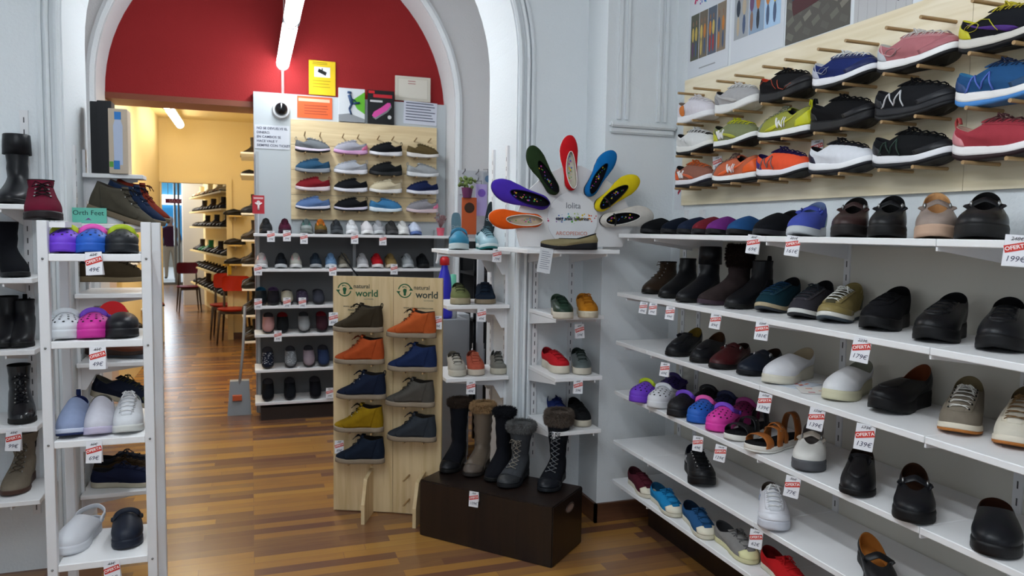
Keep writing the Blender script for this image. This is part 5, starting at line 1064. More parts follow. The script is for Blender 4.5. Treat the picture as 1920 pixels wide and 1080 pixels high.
# ================================================================ price tags
def price_tag(label, px, py, ax, v, head, price='49', size=1.0, tilt=0, old='75'):
    """folded white card with a red OFERTA strip; head = direction the face looks (degrees)"""
    P = on(px, py, ax, v); t = empty('price_tag', P); tag(t, label, 'price tag', 'white price cards on the shelf edges'); a = math.radians(head)
    f = V((math.cos(a), math.sin(a), 0)); r = V((-f.y, f.x, 0)); up = (V((0, 0, 1))+f*-.10).normalized(); w_, h_ = .024*size, .036*size
    R_ = (r*math.cos(tilt)+up*math.sin(tilt)); U_ = (up*math.cos(tilt)-r*math.sin(tilt)); n = R_.cross(U_)
    q = MB(); q.obox(V((0, 0, 0)), R_*w_, U_*h_, n*.0004); q.obox(-n*.009+U_*-.001, R_*w_, (U_+n*.25).normalized()*h_, n*.0004); q.build('card', M('#e4e4e8', 'paper'), t)
    d = (R_+U_*.28).normalized(); dn = (U_-R_*.28).normalized()
    q = MB(); c = n*.0008+U_*h_*.22; q.obox(c, d*w_*1.0, dn*h_*.24, n*.0002); q.build('red_strip', M('#c8382e', 'print'), t)
    mm = frame(d, dn, c+n*.0006); text('OFERTA', .0125*size, M('#f0e6e4', 'print'), mm, 'lettering', t, bold=.0003, depth=.0001)
    mm = frame(R_, U_, n*.0008-U_*h_*.55); text(price+'\u20ac', .0185*size, M('#2a2c4a', 'print'), mm, 'price', t, shear=.2, depth=.0001)
    mm = frame(R_, U_, n*.0008+U_*h_*.74); text(old+'\u20ac', .012*size, M('#2a2a32', 'print'), mm, 'old_price', t, shear=.2, depth=.0001)
    q = MB(); q.obox(n*.001+U_*h_*.74, (R_+U_*.2)*w_*.5, U_*.0005, n*.0002); q.build('crossing_line', M('#2a2a32', 'print'), t)
    return t
RW = [(1412, 458, '69', 'below the blue slip-on on the top right-wall shelf', 1.0), (1486, 461, '161', 'below the periwinkle shoe on the top right-wall shelf', 1.0), (1905, 470, '199', 'at the right edge under the top right-wall shelf', 1.1),
      (1206, 577, '89', 'first from the left under the second right-wall shelf', .8), (1224, 579, '99', 'second from the left under the second right-wall shelf', .8), (1256, 587, '99', 'third from the left under the second right-wall shelf', .85), (1341, 602, '89', 'below the black ankle boot with pull loop', .9), (1428, 620, '181', 'below the teal sneaker', 1.0), (1614, 656, '179', 'below the olive sneaker', 1.1),
      (1246, 693, '69', 'below the left end of the third right-wall shelf', .9), (1433, 755, '139', 'below the white clog left of the leaflets', 1.0), (1530, 786, '139', 'below the leaflets', 1.05), (1621, 820, '139', 'above the black pleated slip-on shoe', 1.15),
      (1308, 832, '49', 'below the pink foam clog', .9), (1350, 850, '129', 'below the brown sandal', .95), (1485, 913, '77', 'below the white strap shoe', 1.05), (1417, 1011, '62', 'below the white sneaker of the fifth shelf', 1.0)]
for px, py, pr, lab, sz in RW: price_tag('white %s euro price tag %s' % (pr, lab), px, py, 0, 1.688, 222, pr, sz*.93, random.uniform(-.14, -.02), str(int(int(pr)*1.25)))
price_tag('price tag standing on the large peg board beside the white rocker sneaker', 1532, 278, 0, 2.04, 215, '129', .9, .05)
price_tag('price tag behind the orange pair on the large peg board', 1345, 306, 0, 2.04, 215, '99', .9, .1)
for px, py, Y, pr, lab, sz in ((176, 494, 2.742, '49', 'on the top board of the white rack', 1.1), (183, 671, 2.742, '49', 'on the second board of the white rack', 1.1), (176, 848, 2.742, '69', 'on the third board of the white rack', 1.05), (210, 1072, 2.742, '49', 'on the bottom board of the white rack', 1.1),
        (25, 826, 3.33, '99', 'under the black laced boot at far left', 1.2), (1087, 621, 3.262, '59', 'under the mustard sneaker', 1.0), (1084, 725, 3.262, '59', 'under the red and grey sneakers', 1.0), (932, 479, 3.69, '79', 'under the silver sneaker', 1.0), (903, 591, 3.69, '49', 'under the navy suede shoe in the arch', 1.0), (883, 727, 3.69, '49', 'under the coral sneaker', 1.0)):
    price_tag('white price tag '+lab, px, py, 1, Y, 262, pr, sz*.95, random.uniform(-.06, .06), '65')
P = on(914, 932, 2, .24); t = price_tag('white price tag on the front edge of the dark bench', 914, 932, 1, 3.30, 228, '109', 1.0)
e_ = (FLp-FRp).normalized(); q_ = FRp.lerp(FLp, .56); t.location = V((q_.x, q_.y, .245))+V((e_.y, -e_.x, 0))*-.012
pa = (PBm-PA).normalized(); pn = V((pa.y, -pa.x, 0)); hd = math.degrees(math.atan2(pn.y, pn.x))
for (px, py, lab, hh) in ((625, 598, 'at the upper left of the pine display', 262), (820, 605, 'at the upper right of the pine display', 262), (636, 838, 'low on the left of the pine display', 262)):
    P = on(px, py, 1, 3.95 if px < 700 else 3.70); price_tag('white price tag '+lab, px, py, 1, 3.93 if px < 700 else 3.69, hh, '89', .95)
for (px, py, lab) in ((508, 443, 'under the black sneaker on the grey unit\'s top board'), (538, 442, 'under the maroon sneaker on the grey unit\'s top board'), (570, 447, 'under the green hiking sneaker on the grey unit'), (665, 447, 'under the bulky white sneaker on the grey unit'), (718, 450, 'under the silver sneaker on the grey unit'),
        (484, 506, 'at the left of the grey unit\'s second board'), (624, 507, 'under the light blue sneaker on the grey unit'), (739, 505, 'under the tan sneaker on the grey unit'), (484, 570, 'under the black and teal slipper'), (538, 568, 'under the beige slipper'), (567, 568, 'under the purple patterned slipper'), (521, 630, 'under the dusty pink slipper'), (618, 737, 'at the right of the grey unit\'s bottom board')):
    price_tag('white price tag '+lab, px, py, 1, 5.985, 268, '39', 1.15)
# ================================================================ sheets, boxes and posters
def sheet(name, label, cat, px0, py0, px1, py1, Y, mat, th=.003, grp=None, tilt=0):
    A = on(px0, py0, 1, Y); B = on(px1, py1, 1, Y); c = (A+B)/2; w_ = abs(B.x-A.x); h_ = abs(A.z-B.z)
    q = MB(); q.box((-w_/2, 0, -h_/2), (w_/2, th, h_/2)); o = tag(q.build(name, mat), label, cat, grp); o.location = c; o.rotation_euler = (0, tilt, 0); return o, w_, h_
def rect(par, name, x0, x1, z0, z1, mat, y=-.0006):
    q = MB(); q.box((x0, y, z0), (x1, y+.0005, z1)); return q.build(name, mat, par)
def lines(par, n, x0, x1, z0, z1, mat, y=-.0008, thk=.3, name='printed_lines'):
    q = MB(); st_ = (z1-z0)/n; r_ = random.Random(n)
    for k in range(n): q.box((x0, y, z1-k*st_-st_*thk), (x1-(x1-x0)*r_.uniform(0, .25), y+.0004, z1-k*st_))
    return q.build(name, mat, par)
INK = M('#3a3f58', 'print')
def stx(body, size, par, x, z, mat, y=-.0012, **k): text(body, size, mat, frame((1, 0, 0), (0, 0, 1), (x, y, z)), parent=par, **k)
o, w_, h_ = sheet('security_sign', 'yellow security camera notice on the red wall', 'sign', 579, 112, 629, 180, 6.40, M('#e2c010', 'paper'))
rect(o, 'picture_field', -w_*.3, w_*.3, h_*.02, h_*.32, M('#e4e4e4', 'print')); lines(o, 2, -w_*.36, w_*.36, h_*.36, h_*.45, M('#6a5a10', 'print')); lines(o, 3, -w_*.36, w_*.36, -h_*.35, -h_*.08, M('#9a8410', 'print'), thk=.18)
q = MB(); q.obox((0, -.0012, h_*.17), V((w_*.15, 0, -h_*.05)), V((0, .0003, 0)), V((w_*.02, 0, h_*.05))); q.box((-w_*.02, -.0014, h_*.2), (w_*.02, -.0008, h_*.28)); q.build('camera_picture', M('#1a1a1a', 'print'), o)
o, w_, h_ = sheet('notice_sheet', 'orange notice sheet taped on the grey unit', 'notice', 557, 179, 623, 224, 6.325, M('#e0602c', 'paper'))
lines(o, 1, -w_*.46, w_*.46, h_*.2, h_*.4, M('#f0c0a0', 'print'), thk=.7); lines(o, 4, -w_*.3, w_*.4, -h_*.4, h_*.1, M('#a8482a', 'print'))
o, w_, h_ = sheet('product_box', 'white and green box with a running figure on the grey unit', 'box', 635, 164, 684, 230, 6.295, M('#cfd4d8', 'print'), .03)
q = MB(); q.prism([(-w_*.5, -.0008, -h_*.3), (-w_*.1, -.0008, -h_*.25), (w_*.5, -.0008, -h_*.4), (w_*.5, -.0008, -h_*.5), (-w_*.5, -.0008, -h_*.5)], (0, .0005, 0)); q.build('road_picture', M('#8a8e92', 'print'), o)
q = MB(); q.prism([(w_*.02, -.001, h_*.15), (w_*.5, -.001, h_*.42), (w_*.5, -.001, -h_*.25), (w_*.2, -.001, -h_*.1)], (0, .0005, 0)); q.build('green_field', M('#5fae2c', 'print'), o)
q = MB()
for a, b, r_ in (((-.1, .30), (0, .05), .016), ((0, .05), (.3, .08), .010), ((0, .05), (-.1, -.12), .010), ((-.1, -.12), (-.02, -.28), .008), ((-.08, .22), (.15, .12), .006), ((-.1, .34), (-.09, .40), .018)):
    q.tube([(a[0]*w_, -.003, a[1]*h_), (b[0]*w_, -.003, b[1]*h_)], r_, 6, flat=1)
q.build('runner_picture', M('#2c4468', 'print'), o)
o, w_, h_ = sheet('product_box', 'black insole box with a pink insole picture on the grey unit', 'box', 690, 168, 739, 233, 6.295, M('#17181a', 'print'), .03)
rect(o, 'red_heading', -w_*.3, w_*.42, h_*.28, h_*.38, M('#b82430', 'print')); rect(o, 'white_heading', -w_*.42, w_*.05, h_*.14, h_*.2, M('#c8c8c8', 'print')); rect(o, 'corner_strip', -w_*.48, -w_*.25, h_*.4, h_*.48, M('#c02028', 'print'))
for nm, c, off in (('grey_insole', '#7a7c80', (.02, -.05)), ('pink_insole', '#d04c9c', (-.01, .0))):
    q = MB(); q.prism([((off[0]+x*.9-z*.0)*w_, -.0012-(.001 if 'pink' in nm else 0), (off[1]+z_)*h_) for x, z_, z in [(-.38, -.28, 0), (-.25, -.34, 0), (-.05, -.24, 0), (.25, -.10, 0), (.42, .06, 0), (.40, .14, 0), (.28, .14, 0), (.0, -.02, 0), (-.3, -.16, 0)]], (0, .0005, 0)); q.build(nm, M(c, 'print'), o)
q = MB(); q.cyl((w_*.32, -.0015, -h_*.3), (w_*.32, -.0008, -h_*.3), .016, 16); q.build('round_emblem', M('#c8c8c8', 'print'), o)
o, w_, h_ = sheet('framed_certificate', 'cream framed certificate above the grey unit', 'certificate', 741, 141, 807, 192, 6.38, M('#cfcabc', 'paper'), .01)
rect(o, 'mount_line', -w_*.42, w_*.42, -h_*.4, h_*.4, M('#b4b0a4', 'print')); rect(o, 'sheet_field', -w_*.41, w_*.41, -h_*.39, h_*.39, M('#d8d4c8', 'print'), -.0010); lines(o, 2, -w_*.14, w_*.14, h_*.12, h_*.32, M('#a86a6a', 'print'), y=-.0014)
o, w_, h_ = sheet('notice_sheet', 'white typed notice below the certificate', 'notice', 757, 189, 819, 236, 6.325, M('#c8ccd8', 'paper'), tilt=.03); lines(o, 7, -w_*.44, w_*.46, -h_*.42, h_*.44, INK)
o, w_, h_ = sheet('notice_sheet', 'white returns notice left of the small peg board', 'notice', 477, 233, 543, 281, 6.325, M('#d0d4dc', 'paper'))
for i, tl in enumerate(('NO SE DEVUELVE EL', 'DINERO.', 'EN CAMBIOS SE', 'HACE VALE Y', 'SIEMPRE CON TICKET')): stx(tl, .026, o, -w_*.44, h_*(.36-.18*i), INK, align='LEFT', bold=.0004)
o, w_, h_ = sheet('warning_sign', 'small red sign with a white figure on the grey unit\'s edge', 'sign', 473, 366, 496, 401, 5.99, M('#b82c38', 'print'))
rect(o, 'heading', -w_*.4, w_*.4, h_*.3, h_*.4, M('#e0b0b4', 'print')); q = MB(); q.cyl((0, -.0012, h_*.12), (0, -.0006, h_*.12), .014, 14); q.tube([(0, -.001, .0), (0, -.001, -h_*.3)], .008, 6); q.tube([(-w_*.28, -.001, h_*.1), (0, -.001, -h_*.05), (w_*.28, -.001, h_*.1)], .006, 6); q.build('figure', M('#e4dcdc', 'print'), o); q = MB(); q.box((-.004, .001, -(o.location.z-1.456)), (.004, .003, -h_*.4)); q.build('holder', M('#c8c8cc', 'metal'), o)
# dome camera
P = on(527, 207, 1, 6.325); t = empty('dome_camera', P); tag(t, 'black and white dome security camera on the grey unit', 'camera')
q = MB(); q.cyl((0, .004, 0), (0, -.035, 0), .072, 32, r2=.062); q.build('mount_ring', M('#d4d6d8', 'plain'), t)
q = MB(); q.sphere((0, -.035, .006), .050, 24, 14, (1, .9, 1)); q.build('dome', M('#101114', 'plain', .08), t)
# flower pot and small things on the unit's top board end
t = empty('flower_pot', (on(826, 434, 1, 6.1).x, 6.1, 1.456)); tag(t, 'tiny pink pot with dried flowers at the right end of the grey unit', 'pot'); q = MB(); q.cyl((0, 0, 0), (0, 0, .065), .026, 18, r2=.034); q.build('pot', M('#c85064', 'plain'), t)
q = MB(); rr = random.Random(1)
for k in range(26): a = rr.uniform(0, 6.28); r_ = rr.uniform(.01, .05); q.tube([(0, 0, .06), (r_*math.cos(a)*.5, r_*math.sin(a)*.5, .10), (r_*math.cos(a), r_*math.sin(a), .10+rr.uniform(.02, .07))], .002, 4); q.sphere((r_*math.cos(a), r_*math.sin(a), .15+rr.uniform(-.03, .03)), .008, 6, 4)
q.build('flowers', M('#9a7a7c', 'fabric'), t)
# right wall posters
def wposter(label, y0, y1, z0, z1, x=2.0735, mat='#d0d4da', **k):
    q = MB(); c = V((x, (y0+y1)/2, (z0+z1)/2)); q.box((-.001, -(y1-y0)/2, -(z1-z0)/2), (.001, (y1-y0)/2, (z1-z0)/2)); o = tag(q.build('poster', M(mat, 'paper')), label, 'poster'); o.location = c; return o, (y1-y0), (z1-z0)
def wrect(par, name, a0, a1, z0, z1, mat, x=-.0016): # a measured toward the camera
    q = MB(); q.box((x, -a1, z0), (x+.0005, -a0, z1)); return q.build(name, M(mat, 'print') if isinstance(mat, str) else mat, par)
def photo(par, a0, a1, z0, z1, seed, base):
    p = wrect(par, 'photo', a0, a1, z0, z1, base); r_ = random.Random(seed); q = MB(); pal = ['#2c3440', '#8a6a58', '#c07a3a', '#4a5a78', '#b8a890', '#a83a3a', '#6a4a6a', '#c8b060']; k = 0
    for i in range(2):
        ca = a0+(a1-a0)*(.28+.4*i)+r_.uniform(-.1, .1)*(a1-a0); H = (z1-z0); W2 = (a1-a0)*.13
        for (fz0, fz1, ww) in ((.05, .42, .8), (.40, .72, 1.1), (.74, .86, .55)):
            m_ = r_.randrange(8) if fz0 < .7 else 1
            pts = [V((-.0022-.0001*k, -(ca+W2*ww*math.cos(an)), z0+H*((fz0+fz1)/2+(fz1-fz0)/2*math.sin(an)))) for an in [2*PI*j/10 for j in range(10)]]; q.add(pts, [tuple(range(10))], mat=m_); k += 1
    q.build('figures', [M(c, 'print') for c in pal], p)
def splash(par, a0, a1, zc, seed):
    q = MB(); r_ = random.Random(seed); cs_ = ['#c83a6a', '#8a4aa0', '#4a70c0', '#58b0a8', '#70b048', '#d0a830', '#d8582c']
    for k in range(46):
        f_ = r_.random(); rr_ = r_.uniform(.003, .010); a = a0+(a1-a0)*f_; z_ = zc+r_.gauss(0, .018)+.03*(f_-.5); q.add([V((-.0018-.00001*k, -(a+rr_*math.cos(j)), z_+rr_*math.sin(j))) for j in [2*PI*i/8 for i in range(8)]], [tuple(range(8))], mat=int(f_*6.99))
    return q.build('colour_lettering', [M(c, 'print') for c in cs_], par)
o, W_, H_ = wposter('white poster with two rows of people photos, leftmost above the peg board', 2.975, 3.31, 2.275, 3.02)
for i in range(4): a0 = -W_/2+.02+i*(W_-.04)/4; photo(o, a0, a0+(W_-.04)/4-.004, -H_/2+.08, -H_/2+.30, 10+i, ['#5a5c50', '#70685c', '#586270', '#867868'][i]); photo(o, a0, a0+(W_-.04)/4-.004, H_/2-.30, H_/2-.04, 20+i, ['#586a80', '#7a6a5a', '#50604a', '#6a7488'][i])
splash(o, -W_/2+.04, W_/2-.06, -H_/2+.375, 4); lines_ = wrect(o, 'caption', -W_/2+.1, W_/2-.1, -H_/2+.03, -H_/2+.036, '#9a9ca0')
o, W_, H_ = wposter('white poster with three people photos beside the cobblestone picture', 2.595, 2.955, 2.275, 3.02)
for i in range(3): a0 = -W_/2+.02+i*(W_-.04)/3; photo(o, a0, a0+(W_-.04)/3-.005, -H_/2+.10, -H_/2+.34, 30+i, ['#a0a4a8', '#8aa0b8', '#a8c8e4'][i]); photo(o, a0, a0+(W_-.04)/3-.005, H_/2-.28, H_/2-.02, 40+i, ['#4a78b8', '#b89040', '#6a78a0'][i])
splash(o, -W_/2+.04, W_/2-.08, -H_/2+.42, 9)
o, W_, H_ = wposter('dark poster of a blue shoe on cobblestones above the peg board', 2.235, 2.585, 2.275, 3.02, mat='#55524c')
q = MB(); r_ = random.Random(2)
for i in range(7):
    for j in range(12):
        a = -W_/2+.005+i*.049; z_ = -H_/2+.005+j*.06+(.03 if i % 2 else 0)
        if z_+.05 < H_/2: an = .5 if (i+j) % 2 else -.5; q.add([V((-.0014, -(a+.022+x_*math.cos(an)-y_*math.sin(an)), z_+.024+x_*math.sin(an)+y_*math.cos(an))) for x_, y_ in ((-.021, -.012), (.021, -.012), (.021, .012), (-.021, .012))], [(0, 1, 2, 3)], mat=r_.randrange(3))
q.build('cobbles', [M('#6a675f', 'print'), M('#7a766c', 'print'), M('#5e5b55', 'print')], o)
def wpoly(par, nm, pts, col, x): q = MB(); q.prism([V((x, -a, z_)) for a, z_ in pts], (.0004, 0, 0)); q.build(nm, M(col, 'print'), par)
wpoly(o, 'sole_picture', [(-.14, -.235), (-.13, -.265), (0, -.245), (.09, -.215), (.125, -.17), (.12, -.155), (.0, -.19), (-.14, -.205)], '#4a2226', -.0020)
wpoly(o, 'shoe_picture', [(-.14, -.205), (.0, -.19), (.12, -.155), (.125, -.12), (.06, -.085), (-.02, -.06), (-.045, -.02), (-.085, -.03), (-.10, -.075), (-.145, -.08)], '#2a3a4c', -.0022)
wpoly(o, 'sheen_picture', [(-.02, -.10), (.10, -.12), (.06, -.09), (-.01, -.075)], '#44586c', -.0024)
o, W_, H_ = wposter('pale grey poster with a shoe near the top edge of the picture', 1.96, 2.215, 2.268, 3.02, mat='#b9b9ba')
for i in range(6): wrect(o, 'board_line', -W_/2+.02+i*.042, -W_/2+.0215+i*.042, -H_/2, H_/2, '#a8a8aa')
wpoly(o, 'shoe_picture', [(-.11, -.26+.02), (.08, -.24+.02), (.10, -.20+.02), (0, -.18+.02), (-.1, -.19+.02)], '#6a6c80', -.0020); wrect(o, 'caption', W_/2-.06, W_/2-.01, -H_/2+.03, -H_/2+.036, '#333333')
# leaflets on the pilaster side and on the third shelf
q = MB(); q.box((-.001, -.045, -.075), (.001, .045, .075)); o = tag(q.build('leaflet', M('#d4d6da', 'paper')), 'white leaflet with a small red shoe, left of the peg board\'s lower edge', 'leaflet'); o.location = (2.0735, 3.352, 1.70); wpoly(o, 'shoe_picture', [(-.01, .0), (.015, .02), (.012, .045), (.0, .03), (-.014, .012)], '#a82840', -.0018)
z = SZ[2]+.0006
for i, (px, py, rz, c, lab) in enumerate(((1475, 722, .3, '#c8d0dc', 'pale blue leaflet lying between the two white clogs'), (1520, 735, -.5, '#d8d4d0', 'white leaflet with orange pictures lying on the third shelf'))):
    q = MB(); q.box((-.075, -.055, 0), (.075, .055, .001)); o = tag(q.build('leaflet', M(c, 'paper')), lab, 'leaflet'); P = on(px, py, 2, z); o.location = (1.84, P.y, z+i*.0015); o.rotation_euler = (0, 0, rz)
    r_ = random.Random(i)
    for k in range(5): q = MB(); x_, y_ = r_.uniform(-.06, .04), r_.uniform(-.045, .03); q.box((x_, y_, .0011), (x_+.022, y_+.009, .0014)); q.build('picture', M(['#c86a3c', '#a83a4a', '#d8a070'][k % 3], 'print'), o)
# teal brand card on the left reveal shelf
t = empty('brand_card', on(166, 416, 1, 3.75)); t.location.z = 1.507; tag(t, 'small teal Orth Feet card on the arch\'s left top shelf', 'sign')
q = MB(); q.box((-.072, 0, 0), (.072, .004, .068)); q.build('card', M('#6cc4b0', 'print'), t); text('Orth Feet', .030, M('#1f4a48', 'print'), frame((1, 0, 0), (0, 0, 1), (0, -.0006, .045)), parent=t)
q = MB(); q.prism([(-.014, -.0006, .012), (0, -.0006, .024), (.014, -.0006, .012), (0, -.0006, .016)], (0, .0004, 0)); q.build('emblem', M('#7a3a8a', 'print'), t)
# poster boxes above on the small shelf
for (px0, px1, y, c, lab) in ((188, 200, 4.04, '#121318', 'tall flat black box at the back of the small upper shelf'), (200, 214, 4.0, '#0f1016', 'tall black box standing on the small upper shelf')):
    A = on(px0, 328, 1, y); B = on(px1, 328, 1, y); q = MB(); q.box((-.03, -.05, 0), (.03, .05, .335)); o = tag(q.build('display_box', M(c, 'print'), bevel=.002), lab, 'box'); o.location = ((A.x+B.x)/2-.012, y, 1.741)
q = MB(); q.box((-.040, -.055, 0), (.040, .055, .30)); t = tag(q.build('display_box', M('#c4b4a0', 'print'), bevel=.002), 'tall box with a blue and white bottle picture on the small upper shelf', 'box'); t.location = (on(226, 328, 1, 3.98).x, 3.99, 1.741)
q = MB(); q.prism([(-.018, -.0562, .04), (.018, -.0562, .04), (.02, -.0562, .22), (.012, -.0562, .25), (-.012, -.0562, .25), (-.02, -.0562, .22)], (0, .0006, 0)); q.build('bottle_picture', M('#b4c0d8', 'print'), t)
q = MB(); q.box((-.014, -.0568, .25), (.014, -.056, .285)); q.box((-.02, -.0568, .02), (.005, -.056, .06)); q.build('blue_picture', M('#2c78c0', 'print'), t)
q = MB(); q.box((-.038, -.0566, .03), (-.022, -.056, .055)); q.build('green_picture', M('#5a9a3c', 'print'), t)
q = MB(); q.cyl((0, 0, 0), (0, -.004, 0), .060, 32); t = tag(q.build('round_sign', M('#c81820', 'print')), 'round red sign behind the rack\'s second board', 'sign'); t.location = on(212, 602, 1, 3.72)
t.location.z = max(t.location.z, .93)+.03
# ================================================================ clutter seen through the arch
q = MB(); q.box((1.165, 4.72, 0), (1.36, 5.0, .95)); tag(q.build('cabinet', M('#a9acb2', 'paint'), bevel=.003), 'plain white low cabinet behind the pine display', 'cabinet')
def bottle(label, x, y, z, prof, cols, name='bottle', cat='bottle'):
    t = empty(name, (x, y, z)); tag(t, label, cat)
    for nm, c, pr in zip(('body', 'cap', 'trigger'), cols, prof):
        q = MB(); q.grid([[V((r_*math.cos(a), r_*.8*math.sin(a), zz)) for a in [2*PI*k/18 for k in range(18)]] for zz, r_ in pr], closed=True); q.build(nm, M(c, 'plain', .3), t)
    return t
x_ = on(828, 560, 1, 4.45).x
q = MB(); q.box((x_-.10, 4.40, 0), (x_+.16, 4.68, .955)); tag(q.build('cabinet', M('#8e9298', 'paint'), bevel=.003), 'grey low cabinet under the blue spray bottle', 'cabinet')
t = bottle('blue spray bottle with red and white trigger behind the pine display', x_+.03, 4.5, .956, [[(0, .001), (0, .05), (.02, .055), (.17, .05), (.25, .04), (.31, .022), (.33, .02)], [(.33, .021), (.33, .03), (.37, .03), (.385, .016), (.39, .001)]], ['#2a2ab8', '#c81c24'], name='spray_bottle', cat='bottle')
q = MB(); q.box((-.045, -.014, .385), (.035, .014, .42)); q.prism([(-.045, -.01, .39), (-.055, -.01, .34), (-.046, -.01, .34), (-.03, -.01, .39)], (0, .02, 0)); q.build('trigger', M('#d4d4d8', 'plain'), t)
bottle('small white bottle with mint green cap behind the olive sneaker', on(849, 540, 1, 4.5).x, 4.5, .956, [[(0, .001), (0, .028), (.16, .028), (.19, .02)], [(.19, .024), (.27, .022), (.275, .001)]], ['#d4d6d8', '#6cc8a8'])
# dark rack in the right part of the middle room
t = empty('storage_rack', (1.72, 5.3, 0)); tag(t, 'dark metal rack with jars seen through the arch', 'rack'); O = V(t.location)
for z_ in (.45, .85, 1.18): q = MB(); q.box(V((1.50, 5.1, z_))-O, V((2.0, 5.5, z_+.02))-O); q.build('board', M('#4a4c50', 'metal'), t)
for x2 in (1.50, 1.98):
    for y2 in (5.1, 5.48): q = MB(); q.box(V((x2, y2, 0))-O, V((x2+.02, y2+.02, 1.42))-O); q.build('post', M('#26282c', 'metal'), t)
q = MB(); q.box(V((1.50, 5.50, .1))-O, V((2.0, 5.51, 1.42))-O); q.build('back_panel', M('#17181a', 'plain'), t)
for i, (x2, z_, r_, h_, c, nm, lab) in enumerate(((1.58, 1.20, .035, .12, '#c8c4b8', 'jar', 'cream jar on the dark rack\'s top board'), (1.68, 1.20, .03, .16, '#3a3c40', 'jar', 'black jar on the dark rack\'s top board'), (1.78, 1.20, .04, .10, '#8a8c90', 'jar', 'grey jar on the dark rack\'s top board'),
        (1.56, .87, .04, .13, '#d0d2d4', 'jar', 'white jar at the left of the dark rack\'s middle board'), (1.66, .87, .042, .12, '#b8bcc0', 'jar', 'pale jar in the dark rack\'s middle board'), (1.77, .87, .042, .14, '#c8ccd0', 'jar', 'tall white jar on the dark rack\'s middle board'),
        (1.58, .47, .05, .2, '#d0d2d8', 'jar', 'large white tub on the dark rack\'s lowest board'), (1.72, .47, .05, .16, '#2c3c90', 'jar', 'blue tub on the dark rack\'s lowest board'))):
    t = empty(nm, (x2, 5.25, z_)); tag(t, lab, 'jar'); q = MB(); q.cyl((0, 0, 0), (0, 0, h_*.8), r_, 20); q.build('body', M(c, 'plain'), t); q = MB(); q.cyl((0, 0, h_*.8), (0, 0, h_), r_*.9, 20); q.build('lid', M('#2a2c30' if i % 2 else '#e0e0e0', 'plain'), t)
# hanging packets and flower pot on the arch's right reveal
for i, (px, py, y, w2, h2, c, c2, lab) in enumerate(((880, 405, 4.3, .09, .22, '#b8501c', '#3a2418', 'orange and brown insole packet hanging behind the teal clog'), (903, 375, 4.35, .07, .19, '#b4a4d8', '#7a58b8', 'lilac insole packet hanging beside the arch'), (915, 345, 4.42, .06, .14, '#a0a4ac', '#5a7a98', 'grey insole packet hanging highest beside the arch'), (935, 430, 4.02, .035, .12, '#7aa83c', '#c8d048', 'green and yellow packet right of the silver sneaker'))):
    P = on(px, py, 1, y); q = MB(); q.box((-w2/2, 0, -h2/2), (w2/2, .012, h2/2)); o = tag(q.build('insole_packet', M(c, 'plain'), bevel=.002), lab, 'packet'); o.location = P
    if i == 3: o.location.z = 1.401+h2/2
    q = MB(); q.tube([(0, .005, h2/2-.004), (0, .005, h2/2+.02), (0, 4.52-y if i < 3 else .05, h2/2+.025)], .002, 5); q.build('hanging_loop', M('#6a6a70', 'metal'), o) if i < 3 else None
    q = MB(); q.cyl((0, -.001, h2*.22), (0, .0, h2*.22), w2*.35, 18); q.build('round_label', M(c2, 'print'), o)
P = on(876, 352, 1, 4.3); t = empty('hanging_flower_pot', P); tag(t, 'small purple pot with green plant above the orange packet', 'pot'); q = MB(); q.cyl((0, 0, -.06), (0, 0, 0), .025, 16, r2=.035); q.build('pot', M('#5a1c4a', 'plain'), t)
q = MB(); rr = random.Random(6)
for k in range(30): a = rr.uniform(0, 6.28); r_ = rr.uniform(.01, .05); q.sphere((r_*math.cos(a), r_*math.sin(a), rr.uniform(.0, .06)), .011, 6, 4)
q.build('leaves', M('#6a7a48', 'fabric'), t)
t = empty('hook_panel', (1.5, 4.5, 1.5)); tag(t, 'narrow white hook rail carrying the insole packets', 'rail'); P = on(905, 345, 1, 4.52); t.location = P
q = MB(); q.box((-.16, 0, -.34), (.14, .012, .08)); q.build('panel', M('#b8babf', 'paint'), t)
for i in range(8):
    q = MB(); x2 = -.13+.085*(i % 4); z_ = .06-.05*(i//4); q.tube([(x2, 0, z_), (x2-.01, -.09, z_+.01), (x2-.012, -.10, z_+.022)], .003, 5); q.build('hook', M('#6a6a70', 'metal'), t)
q = MB(); q.box((P.x-.02, 4.53, 0), (P.x+.02, 4.56, P.z-.34)); o = q.build('post', M('#b8babf', 'paint'), t); o.location = -P
# long shoehorn standing by the grey unit
t = empty('shoe_horn', (.50, 5.96, 1.12)); tag(t, 'long dark shoe horn leaning in front of the grey unit', 'shoe horn'); A = on(640, 478, 1, 6.03); B = on(672, 518, 1, 6.0); t.location = A
q = MB(); q.tube([V((0, 0, .02)), (B-A)*.5, (B-A)*1.0, (B-A)*((A.z-.905)/(A.z-B.z))], [.012, .018, .028, .02], 8, flat=.3); q.build('blade', M('#26282c', 'metal', .35), t)
# dustpan beside the grey unit
t = empty('dustpan', (-.10, 6.36, 0)); tag(t, 'grey long-handled dustpan leaning at the end of the grey unit', 'dustpan')
q = MB(); q.prism([(-.09, -.10, .0), (.09, -.10, .0), (.075, -.02, .26), (-.07, -.02, .26)], (0, .03, .01)); q.build('pan', M('#7c8084', 'plain', .35), t)
q = MB(); q.tube([(0, -.02, .22), (.03, .03, .5), (.05, .07, .86)], .011, 8); q.build('handle', M('#9a9c9e', 'plain'), t)
q = MB(); q.box((-.05, -.106, .12), (.02, -.07, .16)); q.build('orange_clip', M('#c85a2c', 'plain'), t)
